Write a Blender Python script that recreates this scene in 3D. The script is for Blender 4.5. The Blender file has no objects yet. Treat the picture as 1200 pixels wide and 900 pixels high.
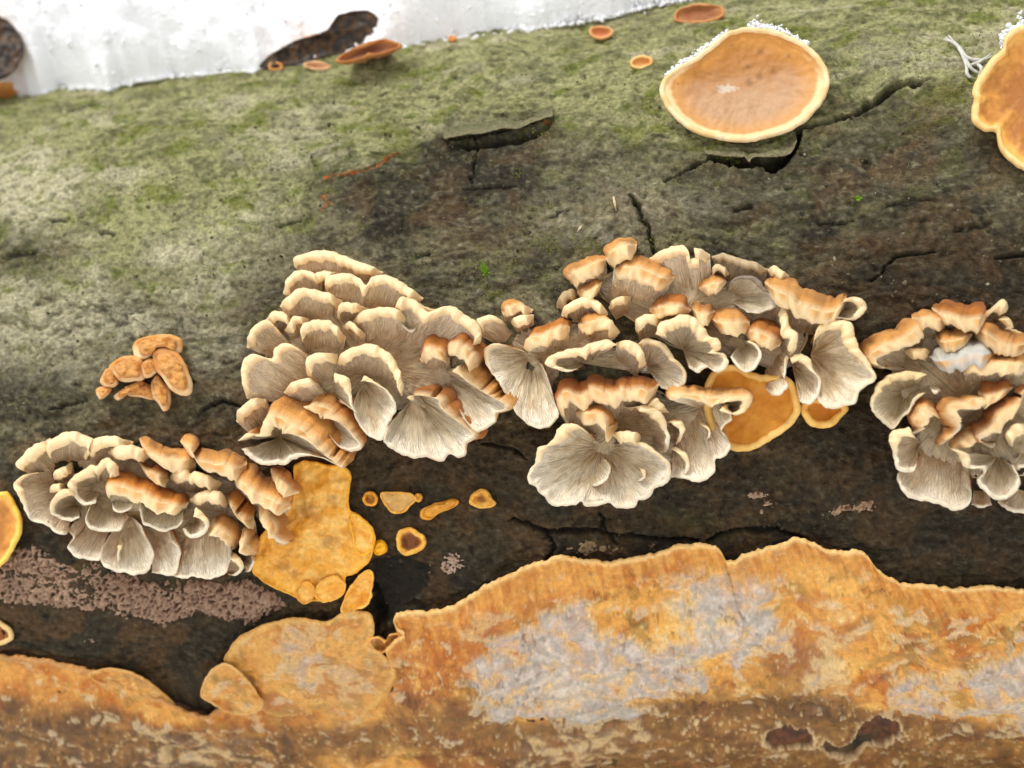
import bpy, math, random
import numpy as np

# ------------------------------------------------------------------ camera, world, sun, exposure
R = 0.125                                   # radius of the log in metres; its axis is X, it lies on the ground z = 0
CAM = np.array([0.05, -(R + 0.285), 0.125])
YAW, PITCH, ROLL, FOV = -9.0, 1.0, -6.0, 45.0
_y, _p, _r = map(math.radians, (YAW, PITCH, ROLL))
FW = np.array([math.sin(_y)*math.cos(_p), math.cos(_y)*math.cos(_p), math.sin(_p)])
_r0 = np.array([math.cos(_y), -math.sin(_y), 0.0]); _u0 = np.cross(_r0, FW)
RT = _r0*math.cos(_r) + _u0*math.sin(_r); UP = -_r0*math.sin(_r) + _u0*math.cos(_r)
TF = math.tan(math.radians(FOV/2))

scene = bpy.context.scene
COL = scene.collection
cd = bpy.data.cameras.new('camera'); cam = bpy.data.objects.new('camera', cd); COL.objects.link(cam)
from mathutils import Matrix
M = Matrix.Identity(4)
for i in range(3):
    M[i][0], M[i][1], M[i][2], M[i][3] = RT[i], UP[i], -FW[i], CAM[i]
cam.matrix_world = M
cd.sensor_fit = 'HORIZONTAL'; cd.sensor_width = 36.0; cd.lens = 18.0/TF
cd.clip_start = 0.005; cd.clip_end = 2000.0
cd.dof.use_dof = True; cd.dof.focus_distance = 0.285; cd.dof.aperture_fstop = 10.0
scene.camera = cam

SUN_EL, SUN_AZ = 62.0, 206.0                # degrees; azimuth clockwise from +Y: the light falls from behind the camera's left shoulder
w = bpy.data.worlds.new('World'); scene.world = w; w.use_nodes = True
nt = w.node_tree; bgn = nt.nodes['Background']
sky = nt.nodes.new('ShaderNodeTexSky'); sky.sky_type = 'NISHITA'; sky.sun_disc = False
sky.sun_elevation = math.radians(SUN_EL); sky.sun_rotation = math.radians(SUN_AZ)
sky.dust_density = 4.0; sky.ozone_density = 0.6; sky.air_density = 1.2
hs = nt.nodes.new('ShaderNodeHueSaturation'); hs.inputs['Saturation'].default_value = 0.1
nt.links.new(sky.outputs[0], hs.inputs['Color']); nt.links.new(hs.outputs[0], bgn.inputs['Color'])
bgn.inputs['Strength'].default_value = 0.115
sl = bpy.data.lights.new('sun', 'SUN'); so = bpy.data.objects.new('sun', sl); COL.objects.link(so)
sl.energy = 1.3; sl.angle = math.radians(20); sl.color = (1.0, 0.96, 0.9)
az, el = math.radians(SUN_AZ), math.radians(SUN_EL)
sdir = np.array([math.sin(az)*math.cos(el), math.cos(az)*math.cos(el), math.sin(el)])
from mathutils import Vector
so.rotation_euler = Vector(sdir).to_track_quat('Z', 'Y').to_euler()
so.location = (0, -1, 2)
scene.view_settings.view_transform = 'Standard'; scene.view_settings.look = 'None'
scene.view_settings.gamma = 1.0; scene.view_settings.use_curve_mapping = False
scene.view_settings.exposure = 0.28

# ------------------------------------------------------------------ numeric helpers
_rng = np.random.RandomState(7)
_perm = np.concatenate([_rng.permutation(256)]*3)
_g = _rng.normal(size=(256, 3)); _g /= np.linalg.norm(_g, axis=1)[:, None]
_g = _g.astype(np.float32)

def noise(x, y, z=0.0, seed=0):
    x, y, z = np.broadcast_arrays(np.asarray(x, np.float32)+seed*17.31, np.asarray(y, np.float32)+seed*5.77, np.asarray(z, np.float32)+seed*3.13)
    xi, yi, zi = np.floor(x).astype(np.int64), np.floor(y).astype(np.int64), np.floor(z).astype(np.int64)
    xf, yf, zf = x-xi, y-yi, z-zi
    xi &= 255; yi &= 255; zi &= 255
    u, v, ww = (t*t*t*(t*(t*6-15)+10) for t in (xf, yf, zf))
    def corner(i, j, k):
        g = _g[_perm[_perm[_perm[xi+i]+yi+j]+zi+k]]
        return g[..., 0]*(xf-i)+g[..., 1]*(yf-j)+g[..., 2]*(zf-k)
    x00 = corner(0,0,0)*(1-u)+corner(1,0,0)*u; x10 = corner(0,1,0)*(1-u)+corner(1,1,0)*u
    x01 = corner(0,0,1)*(1-u)+corner(1,0,1)*u; x11 = corner(0,1,1)*(1-u)+corner(1,1,1)*u
    return ((x00*(1-v)+x10*v)*(1-ww)+(x01*(1-v)+x11*v)*ww)*1.5

def fbm(x, y, oct=4, seed=0, gain=0.55):
    s, a, f = 0.0, 1.0, 1.0
    for o in range(oct):
        s = s + a*noise(x*f, y*f, 0.37, seed+o*3); a *= gain; f *= 2.03
    return s

def ss(a, b, x):
    t = np.clip((x-a)/(b-a), 0, 1); return t*t*(3-2*t)

def mix(a, b, t):
    return a*(1-t)+b*t

def srgb(*c):
    c = np.array(c, float)/255.0
    return np.where(c <= 0.04045, c/12.92, ((c+0.055)/1.055)**2.4)

def cmix(a, b, t):
    t = np.asarray(t)[..., None]; return np.asarray(a)*(1-t)+np.asarray(b)*t

def ray(px, py):
    px, py = np.asarray(px, float), np.asarray(py, float)
    return FW + RT*((px-600)/600*TF)[..., None] - UP*((py-450)/600*TF)[..., None]

def on_log(px, py, h=0.0):
    """point h millimetres above the bark along the line of sight of a photo pixel"""
    d = ray(px, py); r = R + np.asarray(h, float)/1000
    a = d[..., 1]**2+d[..., 2]**2; b = CAM[1]*d[..., 1]+(CAM[2]-R)*d[..., 2]
    c = CAM[1]**2+(CAM[2]-R)**2-r*r
    q = np.maximum(b*b-a*c, 0)
    t = (-b-np.sqrt(q))/a
    return CAM + d*t[..., None]

def SA(P):
    """log coordinates in millimetres: along the axis, along the girth (0 = level front, up positive), height over the bark"""
    return P[..., 0]*1000, np.arctan2(P[..., 2]-R, -P[..., 1])*R*1000, (np.hypot(P[..., 1], P[..., 2]-R)-R)*1000

def from_SA(s, a, h):
    th = np.asarray(a)/(R*1000); r = R+np.asarray(h)/1000
    return np.stack(np.broadcast_arrays(np.asarray(s)/1000.0, -np.cos(th)*r, R+np.sin(th)*r), -1)

def px_SA(pts, h=0.0):
    p = np.array(pts, float); s, a, _ = SA(on_log(p[:, 0], p[:, 1], h)); return np.stack([s, a], 1)

def lognormal(P):
    n = np.stack([np.zeros_like(P[..., 0]), P[..., 1], P[..., 2]-R], -1)
    return n/np.linalg.norm(n, axis=-1, keepdims=True)

def catmull(pts, closed=False, n=None, dens=1.0):
    p = np.array(pts, float)
    if closed: q = np.vstack([p[-1], p, p[0], p[1]])
    else: q = np.vstack([2*p[0]-p[1], p, 2*p[-1]-p[-2]])
    out = []
    for i in range(1, len(q)-2):
        t = np.linspace(0, 1, 16, endpoint=False)[:, None]
        a, b, c, d = q[i-1], q[i], q[i+1], q[i+2]
        out.append(0.5*((2*b)+(c-a)*t+(2*a-5*b+4*c-d)*t*t+(3*b-a-3*c+d)*t**3))
    out = np.vstack(out+[q[-2][None]])
    L = np.concatenate([[0], np.cumsum(np.linalg.norm(np.diff(out, axis=0), axis=1))])
    if n is None: n = max(10, int(L[-1]*dens))
    s = np.linspace(0, L[-1], n)
    return np.stack([np.interp(s, L, out[:, k]) for k in range(p.shape[1])], 1), s

def seg_dist(s, a, line):
    """distance to a polyline and position along it"""
    best = np.full(s.shape, 1e9, np.float32); pos = np.zeros(s.shape, np.float32); acc = 0.0
    for (x0, y0), (x1, y1) in zip(line[:-1], line[1:]):
        dx, dy = x1-x0, y1-y0; L2 = dx*dx+dy*dy+1e-9
        t = np.clip(((s-x0)*dx+(a-y0)*dy)/L2, 0, 1)
        d = np.hypot(s-x0-t*dx, a-y0-t*dy); m = d < best
        best = np.where(m, d, best); pos = np.where(m, acc+t*math.sqrt(L2), pos); acc += math.sqrt(L2)
    return best, pos/max(acc, 1e-6)

def poly_sd(s, a, poly):
    """signed distance to a polygon, positive inside"""
    p = np.asarray(poly); d, _ = seg_dist(s, a, np.vstack([p, p[:1]]))
    ins = np.zeros(s.shape, bool)
    for (x0, y0), (x1, y1) in zip(p, np.roll(p, -1, axis=0)):
        c = ((y0 > a) != (y1 > a)) & (s < (x1-x0)*(a-y0)/(y1-y0+1e-12)+x0); ins ^= c
    return np.where(ins, d, -d)

# ------------------------------------------------------------------ object helpers
PIGMENT = {'bark': (1.12, (1.04, 1.0, .88)), 'crust_flesh': (1.05, (1.03, 1.0, .98)), 'disc_flesh': (1.05, (1.0, 1.0, .98)), 'gill_surface': (1.05, (1.13, 1.11, 1.07)), 'rim_flesh': (1.15, (1.03, 1.0, .95))}   # colourfulness and tone of each pigment
def mesh_obj(name, V, F, mat, parent=None, col=None, uv=None, origin=None, smooth=True, sp=None):
    V = np.asarray(V, np.float64)
    if origin is not None: V = V-np.asarray(origin)
    F = np.asarray(F, np.int32)
    me = bpy.data.meshes.new(name); k = F.shape[1]
    me.vertices.add(len(V)); me.vertices.foreach_set('co', V.astype(np.float32).ravel())
    me.loops.add(F.size); me.loops.foreach_set('vertex_index', F.ravel())
    me.polygons.add(len(F)); me.polygons.foreach_set('loop_start', np.arange(0, F.size, k, dtype=np.int32))
    me.polygons.foreach_set('use_smooth', np.full(len(F), smooth, bool))
    if col is not None:
        at = me.color_attributes.new('Col', 'FLOAT_COLOR', 'POINT')
        k_, wm_ = PIGMENT.get(mat.name, (1.15, (1.03, 1.0, .94))); lum = np.asarray(col)@np.array([.3, .55, .15]); col = (lum[:, None]+(np.asarray(col)-lum[:, None])*k_)*np.array(wm_)
        c = np.ones((len(V), 4), np.float32); c[:, :3] = np.clip(col, 0.002, 0.95); at.data.foreach_set('color', c.ravel())
    if uv is not None:
        ul = me.uv_layers.new(name='UVMap'); ul.data.foreach_set('uv', np.asarray(uv, np.float32)[F.ravel()].ravel())
    if sp is not None:
        at = me.attributes.new('sp', 'FLOAT', 'POINT'); at.data.foreach_set('value', np.asarray(sp, np.float32))
    me.materials.append(mat); me.update(); me.validate()
    o = bpy.data.objects.new(name, me); COL.objects.link(o)
    if parent is not None: o.parent = parent
    return o

def tag(o, label=None, cat=None, group=None, kind=None):
    for k, v in (('label', label), ('category', cat), ('group', group), ('kind', kind)):
        if v: o[k] = v
    return o

def thing(name, loc, label, cat, group=None):
    o = bpy.data.objects.new(name, None); COL.objects.link(o); o.location = [float(x) for x in loc]
    o.empty_display_size = 0.005
    return tag(o, label, cat, group)

def grid_faces(nr, nc, flip=False, closed=False):
    i = np.arange(nr-1)[:, None]*nc; j = np.arange(nc if closed else nc-1)[None]
    j2 = (j+1) % nc
    a, b, c, d = i+j, i+j2, i+nc+j2, i+nc+j
    F = np.stack([a, b, c, d], -1).reshape(-1, 4)
    return F[:, ::-1] if flip else F

# ------------------------------------------------------------------ materials
def material(name, rough=0.7, spec=0.35, bumps=(), sss=0.0, sss_scale=0.001, vary=0.12, vary_scale=900.0, coat=0.0, sheen=0.0):
    """vertex colour (the pigment of the piece) with fine mottling, and object-space relief in metres"""
    m = bpy.data.materials.new(name); m.use_nodes = True; t = m.node_tree; N = t.nodes; L = t.links
    b = N['Principled BSDF']
    at = N.new('ShaderNodeAttribute'); at.attribute_name = 'Col'
    geo = N.new('ShaderNodeNewGeometry')
    nz = N.new('ShaderNodeTexNoise'); nz.inputs['Scale'].default_value = vary_scale; nz.inputs['Detail'].default_value = 5.0; nz.inputs['Roughness'].default_value = 0.65
    L.new(geo.outputs['Position'], nz.inputs['Vector'])
    mr = N.new('ShaderNodeMapRange'); mr.inputs['From Min'].default_value = 0.3; mr.inputs['From Max'].default_value = 0.7
    mr.inputs['To Min'].default_value = 1-vary; mr.inputs['To Max'].default_value = 1+vary
    L.new(nz.outputs['Fac'], mr.inputs['Value'])
    mul = N.new('ShaderNodeVectorMath'); mul.operation = 'SCALE'
    L.new(at.outputs['Color'], mul.inputs[0]); L.new(mr.outputs[0], mul.inputs['Scale'])
    L.new(mul.outputs[0], b.inputs['Base Color'])
    rr = N.new('ShaderNodeMapRange'); rr.inputs['To Min'].default_value = rough-0.15; rr.inputs['To Max'].default_value = min(1, rough+0.15)
    L.new(nz.outputs['Fac'], rr.inputs['Value']); L.new(rr.outputs[0], b.inputs['Roughness'])
    b.inputs['Specular IOR Level'].default_value = spec
    if coat: b.inputs['Coat Weight'].default_value = coat; b.inputs['Coat Roughness'].default_value = 0.25
    if sheen: b.inputs['Sheen Weight'].default_value = sheen
    if sss:
        b.inputs['Subsurface Weight'].default_value = sss; b.inputs['Subsurface Radius'].default_value = (1.0, 0.6, 0.35); b.inputs['Subsurface Scale'].default_value = sss_scale
    prev = None
    for kind, scale, dist, strength in bumps:
        if kind == 'voronoi':
            n2 = N.new('ShaderNodeTexVoronoi'); n2.inputs['Scale'].default_value = scale; out = n2.outputs['Distance']
            L.new(geo.outputs['Position'], n2.inputs['Vector'])
        elif kind == 'gill':          # fine radial folds: noise stretched along the fan (UV in photo pixels)
            def mt(op, x, y=None, z=None):
                nd = N.new('ShaderNodeMath'); nd.operation = op
                for k, val in enumerate((x, y, z)):
                    if val is None: continue
                    if isinstance(val, (int, float)): nd.inputs[k].default_value = val
                    else: L.new(val, nd.inputs[k])
                return nd.outputs[0]
            def step(x, lo, hi):
                nd = N.new('ShaderNodeMapRange'); nd.interpolation_type = 'SMOOTHSTEP'; nd.inputs['From Min'].default_value = lo; nd.inputs['From Max'].default_value = hi
                L.new(x, nd.inputs['Value']); return nd.outputs[0]
            uvn = N.new('ShaderNodeUVMap'); uvn.uv_map = 'UVMap'; sx = N.new('ShaderNodeSeparateXYZ'); L.new(uvn.outputs[0], sx.inputs[0])
            spn = N.new('ShaderNodeAttribute'); spn.attribute_name = 'sp'; sp_ = spn.outputs['Fac']
            def uvnoise(fx, fy, det=2.0):
                mp = N.new('ShaderNodeMapping'); mp.inputs['Scale'].default_value = (fx, fy, 1); L.new(uvn.outputs[0], mp.inputs['Vector'])
                nn_ = N.new('ShaderNodeTexNoise'); nn_.inputs['Scale'].default_value = 1.0; nn_.inputs['Detail'].default_value = det; L.new(mp.outputs[0], nn_.inputs['Vector']); return nn_.outputs['Fac']
            ph = mt('MULTIPLY', uvnoise(0.10, 0.055, 3.0), 26.0)
            w1 = mt('SINE', mt('ADD', mt('MULTIPLY', sx.outputs[0], 2*math.pi/scale), ph))
            w2 = mt('SINE', mt('ADD', mt('MULTIPLY', sx.outputs[0], math.pi/scale), mt('MULTIPLY', ph, 0.5)))
            w4 = mt('SINE', mt('ADD', mt('MULTIPLY', sx.outputs[0], math.pi/2/scale), mt('MULTIPLY', ph, 0.25)))
            a1, a2 = step(sp_, 0.42, 0.62), step(sp_, 0.2, 0.32)
            lo = mt('ADD', mt('MULTIPLY', w4, mt('SUBTRACT', 1.0, a2)), mt('MULTIPLY', w2, a2))
            wv = mt('ADD', mt('MULTIPLY', lo, mt('SUBTRACT', 1.0, a1)), mt('MULTIPLY', w1, a1))
            amp = mt('MULTIPLY', step(uvnoise(0.07, 0.06), 0.25, 0.6), step(sp_, 0.03, 0.15))
            out = mt('MULTIPLY', mt('ADD', mt('MULTIPLY', wv, 0.5), mt('MULTIPLY', uvnoise(0.6, 0.12), 0.9)), amp)
            mc = mt('MULTIPLY_ADD', mt('MULTIPLY', wv, amp), 0.13, 0.95)          # pale gill edges; also puts shading between the folds into the colour
            m2 = N.new('ShaderNodeVectorMath'); m2.operation = 'SCALE'; L.new(mul.outputs[0], m2.inputs[0]); L.new(mc, m2.inputs['Scale']); L.new(m2.outputs[0], b.inputs['Base Color'])
        else:
            n2 = N.new('ShaderNodeTexNoise'); n2.inputs['Scale'].default_value = scale; n2.inputs['Detail'].default_value = 4.0; n2.inputs['Roughness'].default_value = 0.6
            L.new(geo.outputs['Position'], n2.inputs['Vector']); out = n2.outputs['Fac']
        bp = N.new('ShaderNodeBump'); bp.inputs['Distance'].default_value = dist; bp.inputs['Strength'].default_value = strength
        L.new(out, bp.inputs['Height'])
        if prev: L.new(prev.outputs[0], bp.inputs['Normal'])
        prev = bp
    if prev: L.new(prev.outputs[0], b.inputs['Normal'])
    return m

MB_bark = material('bark', 0.75, 0.3, (('noise', 600, 0.0012, 0.9), ('noise', 2200, 0.0005, 0.9)), vary=0.45, vary_scale=1100)
MB_gill = material('gill_surface', 0.8, 0.25, (('gill', 3.3, 0.00028, 0.75), ('noise', 3500, 0.00015, 0.5)), vary=0.1)
MB_rim = material('rim_flesh', 0.75, 0.3, (('noise', 1800, 0.00025, 0.5),), sss=0.2, sss_scale=0.0015, vary=0.06)
MB_top = material('felted_top', 0.9, 0.2, (('noise', 1500, 0.0004, 0.8), ('noise', 5000, 0.00015, 0.6)), vary=0.14, sheen=0.1)
MB_disc = material('disc_flesh', 0.55, 0.4, (('noise', 500, 0.0003, 0.4), ('noise', 2500, 0.0001, 0.4)), vary=0.09)
MB_crust = material('crust_flesh', 0.45, 0.4, (('noise', 350, 0.0009, 0.6), ('noise', 1500, 0.00025, 0.6)), vary=0.2)
MB_crumb = material('crumbly', 0.9, 0.2, (('noise', 2200, 0.0004, 0.8),), vary=0.25, vary_scale=1800)
MB_moss = material('moss', 0.8, 0.2, (), vary=0.2)
MB_wood = material('wood_fibre', 0.7, 0.3, (('noise', 3000, 0.0002, 0.5),), vary=0.15)

def snow_material():
    m = bpy.data.materials.new('snow'); m.use_nodes = True; t = m.node_tree; b = t.nodes['Principled BSDF']
    b.inputs['Base Color'].default_value = (0.95, 0.96, 0.975, 1); b.inputs['Roughness'].default_value = 0.6
    geo = t.nodes.new('ShaderNodeNewGeometry'); nz = t.nodes.new('ShaderNodeTexNoise'); nz.inputs['Scale'].default_value = 900; nz.inputs['Detail'].default_value = 5
    bp = t.nodes.new('ShaderNodeBump'); bp.inputs['Distance'].default_value = 0.0008; bp.inputs['Strength'].default_value = 0.8
    t.links.new(geo.outputs['Position'], nz.inputs['Vector']); t.links.new(nz.outputs['Fac'], bp.inputs['Height']); t.links.new(bp.outputs[0], b.inputs['Normal'])
    return m
MB_snow = snow_material()

# ------------------------------------------------------------------ ground
def build_ground():
    xs = np.concatenate([-np.geomspace(0.4, 600, 22)[::-1], np.linspace(-0.38, 0.38, 30), np.geomspace(0.4, 600, 22)])
    X, Y = np.meshgrid(xs, xs); Z = 0.012*fbm(X*3, Y*3, 3, 5)*np.clip(1.5-np.hypot(X, Y)*0.02, 0, 1)-0.012
    V = np.stack([X, Y, Z], -1).reshape(-1, 3)
    o = mesh_obj('ground', V, grid_faces(len(xs), len(xs)), MB_snow)
    tag(o, 'snow covered forest floor under the log', 'ground', kind='structure')
build_ground()

# ------------------------------------------------------------------ the log
def px_line(pts): return px_SA(pts)

CRACKS = [  # photo polyline, half width mm, depth mm
    ([(780,216),(800,205),(818,196),(838,184)], 0.30, 1.6),
    ([(836,187),(866,190),(892,188),(906,192)], 1.5, 4.5),
    ([(906,192),(918,186),(930,168),(937,154)], 1.1, 4.0),
    ([(930,164),(938,152),(960,146),(985,140),(1006,136)], 0.55, 2.6),
    ([(1000,137),(1018,126),(1035,115),(1050,104),(1075,98)], 0.8, 2.8),
    ([(738,232),(748,243),(752,258),(762,278),(768,300)], 0.5, 2.6),
    ([(552,152),(558,170),(554,190),(552,212)], 0.28, 1.5),
    ([(520,160),(560,154),(600,146),(642,136)], 0.5, 1.6),
    ([(540,220),(575,217),(604,218)], 0.25, 0.9),
    ([(396,206),(430,196),(455,184),(463,178)], 0.35, 1.0),
    ([(1165,302),(1205,299)], 0.4, 1.2),
    ([(600,610),(640,622),(700,624),(760,630),(820,640)], 0.6, 2.0),
    ([(640,622),(650,640),(640,655)], 0.4, 1.5),
    ([(700,600),(712,622),(722,640)], 0.4, 1.5),
    ([(830,640),(860,625),(905,622),(945,632)], 0.6, 2.0),
    ([(436,690),(445,715),(440,735)], 1.6, 3.0),
    ([(1020,330),(1050,300),(1100,296)], 0.35, 1.2),
    ([(240,480),(262,470),(285,474)], 0.35, 1.0),
    ([(560,520),(600,525),(618,540)], 0.35, 1.2),
]
DARK = [   # polygon of dark weathered bark, with shade below the clusters painted in; soft edge mm; strength
    ([(384,205),(470,180),(500,160),(640,132),(655,190),(610,235),(540,262),(450,268),(388,262)], 5, 0.85),
    ([(1040,120),(1090,95),(1200,150),(1230,310),(1140,330),(1040,290),(960,200),(950,150)], 7, 0.6),
    ([(830,180),(935,160),(1060,130),(1110,180),(1030,240),(880,240)], 7, 0.45),
    ([(990,290),(1230,270),(1240,700),(900,690),(860,600),(930,500),(1030,480),(1010,380)], 8, 0.9),
    ([(-40,560),(30,690),(330,720),(470,700),(640,630),(900,600),(1000,720),(-40,900)], 8, 0.95),
    ([(400,520),(560,500),(620,520),(640,640),(560,690),(420,700)], 6, 0.8),
    ([(-20,270),(60,260),(100,290),(40,330),(-20,320)], 5, 0.55),
    ([(440,650),(500,640),(560,660),(500,720),(436,730)], 3, 0.9),
    ([(0,700),(330,720),(240,800),(0,760)], 5, 0.4),
    ([(400,240),(560,230),(700,215),(740,260),(640,300),(560,340),(480,300),(420,285)], 7, 0.4),
    ([(690,240),(830,200),(1000,190),(1010,300),(880,310),(760,280)], 8, 0.4),
    ([(230,380),(290,360),(300,480),(240,500),(120,500),(110,470),(200,470)], 7, 0.55),
    ([(880,330),(1010,320),(1030,360),(1010,400),(930,380)], 4, 0.8),
]
PALE = [   # pale, bleached algae patches
    ([(-30,190),(60,180),(110,220),(60,270),(-30,260)], 7, 0.8),
    ([(-30,330),(110,320),(170,380),(100,430),(-30,420)], 9, 0.65),
    ([(180,270),(300,240),(340,300),(250,350),(170,330)], 9, 0.35),
    ([(270,170),(330,150),(390,180),(330,200)], 6, 0.5),
    ([(160,360),(260,350),(290,420),(220,440)], 7, 0.45),
    ([(640,230),(760,215),(830,240),(760,290),(620,280)], 6, 0.25),
    ([(990,60),(1180,30),(1200,80),(1060,90)], 6, 0.4),
]

def build_log():
    s = np.concatenate([-np.geomspace(176, 900, 60)[::-1], np.arange(-175, 165, 0.46), np.geomspace(166, 760, 60)])
    full = math.pi*R*1000
    a = np.concatenate([np.linspace(-full+0.5, -64, 42)[:-1], np.arange(-64, 100, 0.41), np.arange(100.3, 172, 0.6), np.linspace(173, full-0.5, 34)])
    S, A = np.meshgrid(s, a, indexing='xy'); S = S.astype(np.float32); A = A.astype(np.float32)
    taper = np.clip((np.abs(S)-200)/60, 0, 1)
    # relief
    wx = fbm(S/26, A/20, 2, 11)*5; wy = fbm(S/24, A/24, 2, 15)*5
    h = 1.6*fbm(S/60, A/42, 2, 1)
    n1 = fbm((S+wx)/11, (A+wy)/6.5, 4, 21); h += 1.1*n1
    n2 = fbm((S+wx)/3.4, (A+wy)/2.1, 3, 31); h += 0.36*n2
    n3 = noise(S/0.95, A/0.72, 0.1, 41); h += 0.20*n3
    plate = fbm((S+wx*1.5)/16, (A+wy*1.5)/12, 2, 51)
    edge = 1-ss(0.0, 0.06, np.abs(plate)); h -= 0.35*edge*ss(0.05, 0.35, n1+0.2)   # broken flake edges
    # colour
    algae = srgb(160,161,122); algae2 = srgb(118,119,86); grey = srgb(118,114,92); dark = srgb(60,54,41); brown = srgb(100,78,54); pale = srgb(206,202,180); green = srgb(116,128,48)
    bl = px_line([(-80,350),(0,345),(120,330),(240,330),(350,245),(480,175),(560,140),(700,150),(800,185),(900,195),(970,165),(1080,140),(1250,160)])
    bnd = np.interp(S, bl[:, 0], bl[:, 1])
    m_al = ss(-12, 10, A-bnd+10*n1+4*n2)
    C = cmix(grey, dark, ss(-0.15, 0.75, n1+0.5*n2+0.15)); C = cmix(C, pale*0.75, ss(0.35, 0.9, n2-0.3*n1)*0.45)
    al = cmix(algae, algae2, ss(-0.3, 0.5, n1*0.8+0.7*n2)); al = cmix(al, pale, ss(0.2, 0.8, fbm(S/22, A/10, 3, 61))*0.55)
    C = cmix(C, al, m_al*0.92)
    mg = ss(0.18, 0.55, fbm((S+wx)/9, (A+wy)/6, 4, 71))*ss(-45, 15, A-bnd)                  # mossy film
    C = cmix(C, green*0.8, mg*0.7)
    mud = fbm((S+wx)/13, (A+wy)/9, 3, 81)
    lowl = px_line([(-80,520),(0,520),(200,500),(420,480),(700,480),(900,330),(1020,270),(1250,270)])
    lowb = np.interp(S, lowl[:, 0], lowl[:, 1])
    m_low = ss(8, -10, A-lowb+6*n1)
    C = cmix(C, cmix(brown, dark*0.75, ss(-0.3, 0.4, mud)), m_low*0.9)  # dark brown lower flank; part of it is weaker skylight put into colour
    C = cmix(C, srgb(84,82,52), m_low*ss(0.2, 0.6, fbm(S/10, A/8, 3, 77))*0.35)
    blot = fbm((S+wx)/24, (A+wy)/13, 3, 161); C = C*(1-.5*ss(.0, .5, blot+.25*n2)*ss(40, -5, A-bnd))[..., None]
    for di, (poly, soft, k) in enumerate(DARK):
        dk_ = .62 if di in (0, 3, 7, 12) else 1.0
        d = poly_sd(S, A, px_line(poly)); m = ss(-soft, soft, d+soft*0.9*n1+2*n2)*k
        C = cmix(C, dk_*cmix(dark*0.7, brown*0.72, ss(-0.2, 0.4, mud)), m*ss(-0.75, 0.35, 0.5-n2*0.9)); 
    for poly, soft, k in PALE:
        d = poly_sd(S, A, px_line(poly)); m = ss(-soft, soft, d+soft*n1)*k*ss(-0.5, 0.5, n2+0.2)
        C = cmix(C, pale, m)
    flk = ss(0.42, 0.62, noise(S/1.6, A/1.1, 0.3, 91)); C = cmix(C, pale*0.8, flk*0.22*(1-m_low*0.6))
    pit = ss(0.45, 0.7, noise(S/2.6, A/1.6, 0.3, 95)); C = cmix(C, dark*0.4, pit*0.55); h -= pit*0.35
    for fs, k_, sd_ in ((1.5, .5, 121), (.9, .45, 125)):                       # grit: dark pits and pale lichen specks
        g_ = noise((S+.3*wx)/fs/1.25, (A+.3*wy)/fs, .3, sd_); C = C*(1-.42*ss(.12, .5, g_)*k_*2*.7)[..., None]; C = cmix(C, pale*.95, ss(-.25, -.55, g_)*k_*.2*(1-.6*m_low)); h -= .22*fs*ss(.15, .5, g_)
    for pts, wd, dp in CRACKS:
        L = px_line(pts); d, t = seg_dist(S+0.8*n2+wx*0.06, A+0.8*n1+wy*0.06, L)
        ww = wd*(0.55+0.6*np.sin(np.pi*np.clip(t, 0.04, 0.96)))*(1+0.5*n2)
        m = 1-ss(ww*0.55, ww*1.25+0.15, d); h -= dp*m; C = cmix(C, dark*0.25, m*0.8)
        lip = ss(ww*3+1, ww*1.3, d)*(1-m); h += 0.35*lip
    for hp, dp in (([(842,184),(870,182),(880,186),(905,181),(926,166),(938,151),(934,172),(922,192),(906,203),(890,196),(868,199),(852,193)], 5.0), ([(530,164),(566,159),(606,154),(646,139),(640,152),(606,164),(570,170),(545,172)], 3.0), ([(1066,100),(1076,95),(1080,99),(1070,105)], 2.0), ([(436,655),(470,650),(505,662),(500,690),(470,705),(452,735),(438,728)], 1.6), ([(1008,186),(1018,182),(1024,190),(1016,198)], 1.2)):
        d = poly_sd(S, A, px_line(hp))+.7*n2; m = ss(-.5, .7, d); h -= dp*m; C = cmix(C, dark*.3, m*.8)
    dash = [((568,73),(594,71),.7),((498,110),(512,110),.7),((385,97),(420,96),.4),((80,135),(120,126),.4),((446,108),(460,104),.3),((1090,93),(1078,97),.4),((330,262),(352,258),.4),((60,260),(76,256),.6),((118,272),(132,274),.7),((10,300),(40,296),.9),((640,250),(665,246),.3),((1040,240),(1090,232),.5),((960,262),(1000,258),.4),((860,250),(880,246),.5),((1120,270),(1160,262),.5),((470,300),(500,298),.4),((200,452),(230,448),.4),((60,480),(100,470),.4)]
    for p0, p1, wd in dash:
        d, t = seg_dist(S+.9*n2, A+.9*n2, px_line([p0, p1])); m = 1-ss(wd*.3, wd*1.4, d); h -= .9*m; C = cmix(C, dark*.35, m*.8)
    # rusty thread of fungus along one crack
    for pts, wd in (([(384,204),(410,200),(430,195),(446,190),(456,180),(467,178)], 0.55), ([(382,228),(383,238)], 0.7), ([(380,232),(381,246)], 0.3), ([(636,141),(648,137)], 0.5)):
        d, t = seg_dist(S+1.6*n2, A+1.4*n1+.8*n2, px_line(pts)); m = (1-ss(wd*0.3, wd*1.5, d))*ss(-.25, .2, n3+.5*n2); C = cmix(C, srgb(176,96,50), m*0.95); h += 0.25*m
    h *= (1-0.5*taper)
    # hidden support dimple-free seat for the fungi: keep relief below them
    P = from_SA(S, A, h)
    nr, nc = P.shape[:2]
    V = P.reshape(-1, 3); F = grid_faces(nr, nc, flip=True)
    # close the girth seam
    top = (nr-1)*nc+np.arange(nc-1); bot = np.arange(nc-1)
    F = np.vstack([F, np.stack([top, bot, bot+1, top+1], -1)[:, ::-1]])
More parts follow.
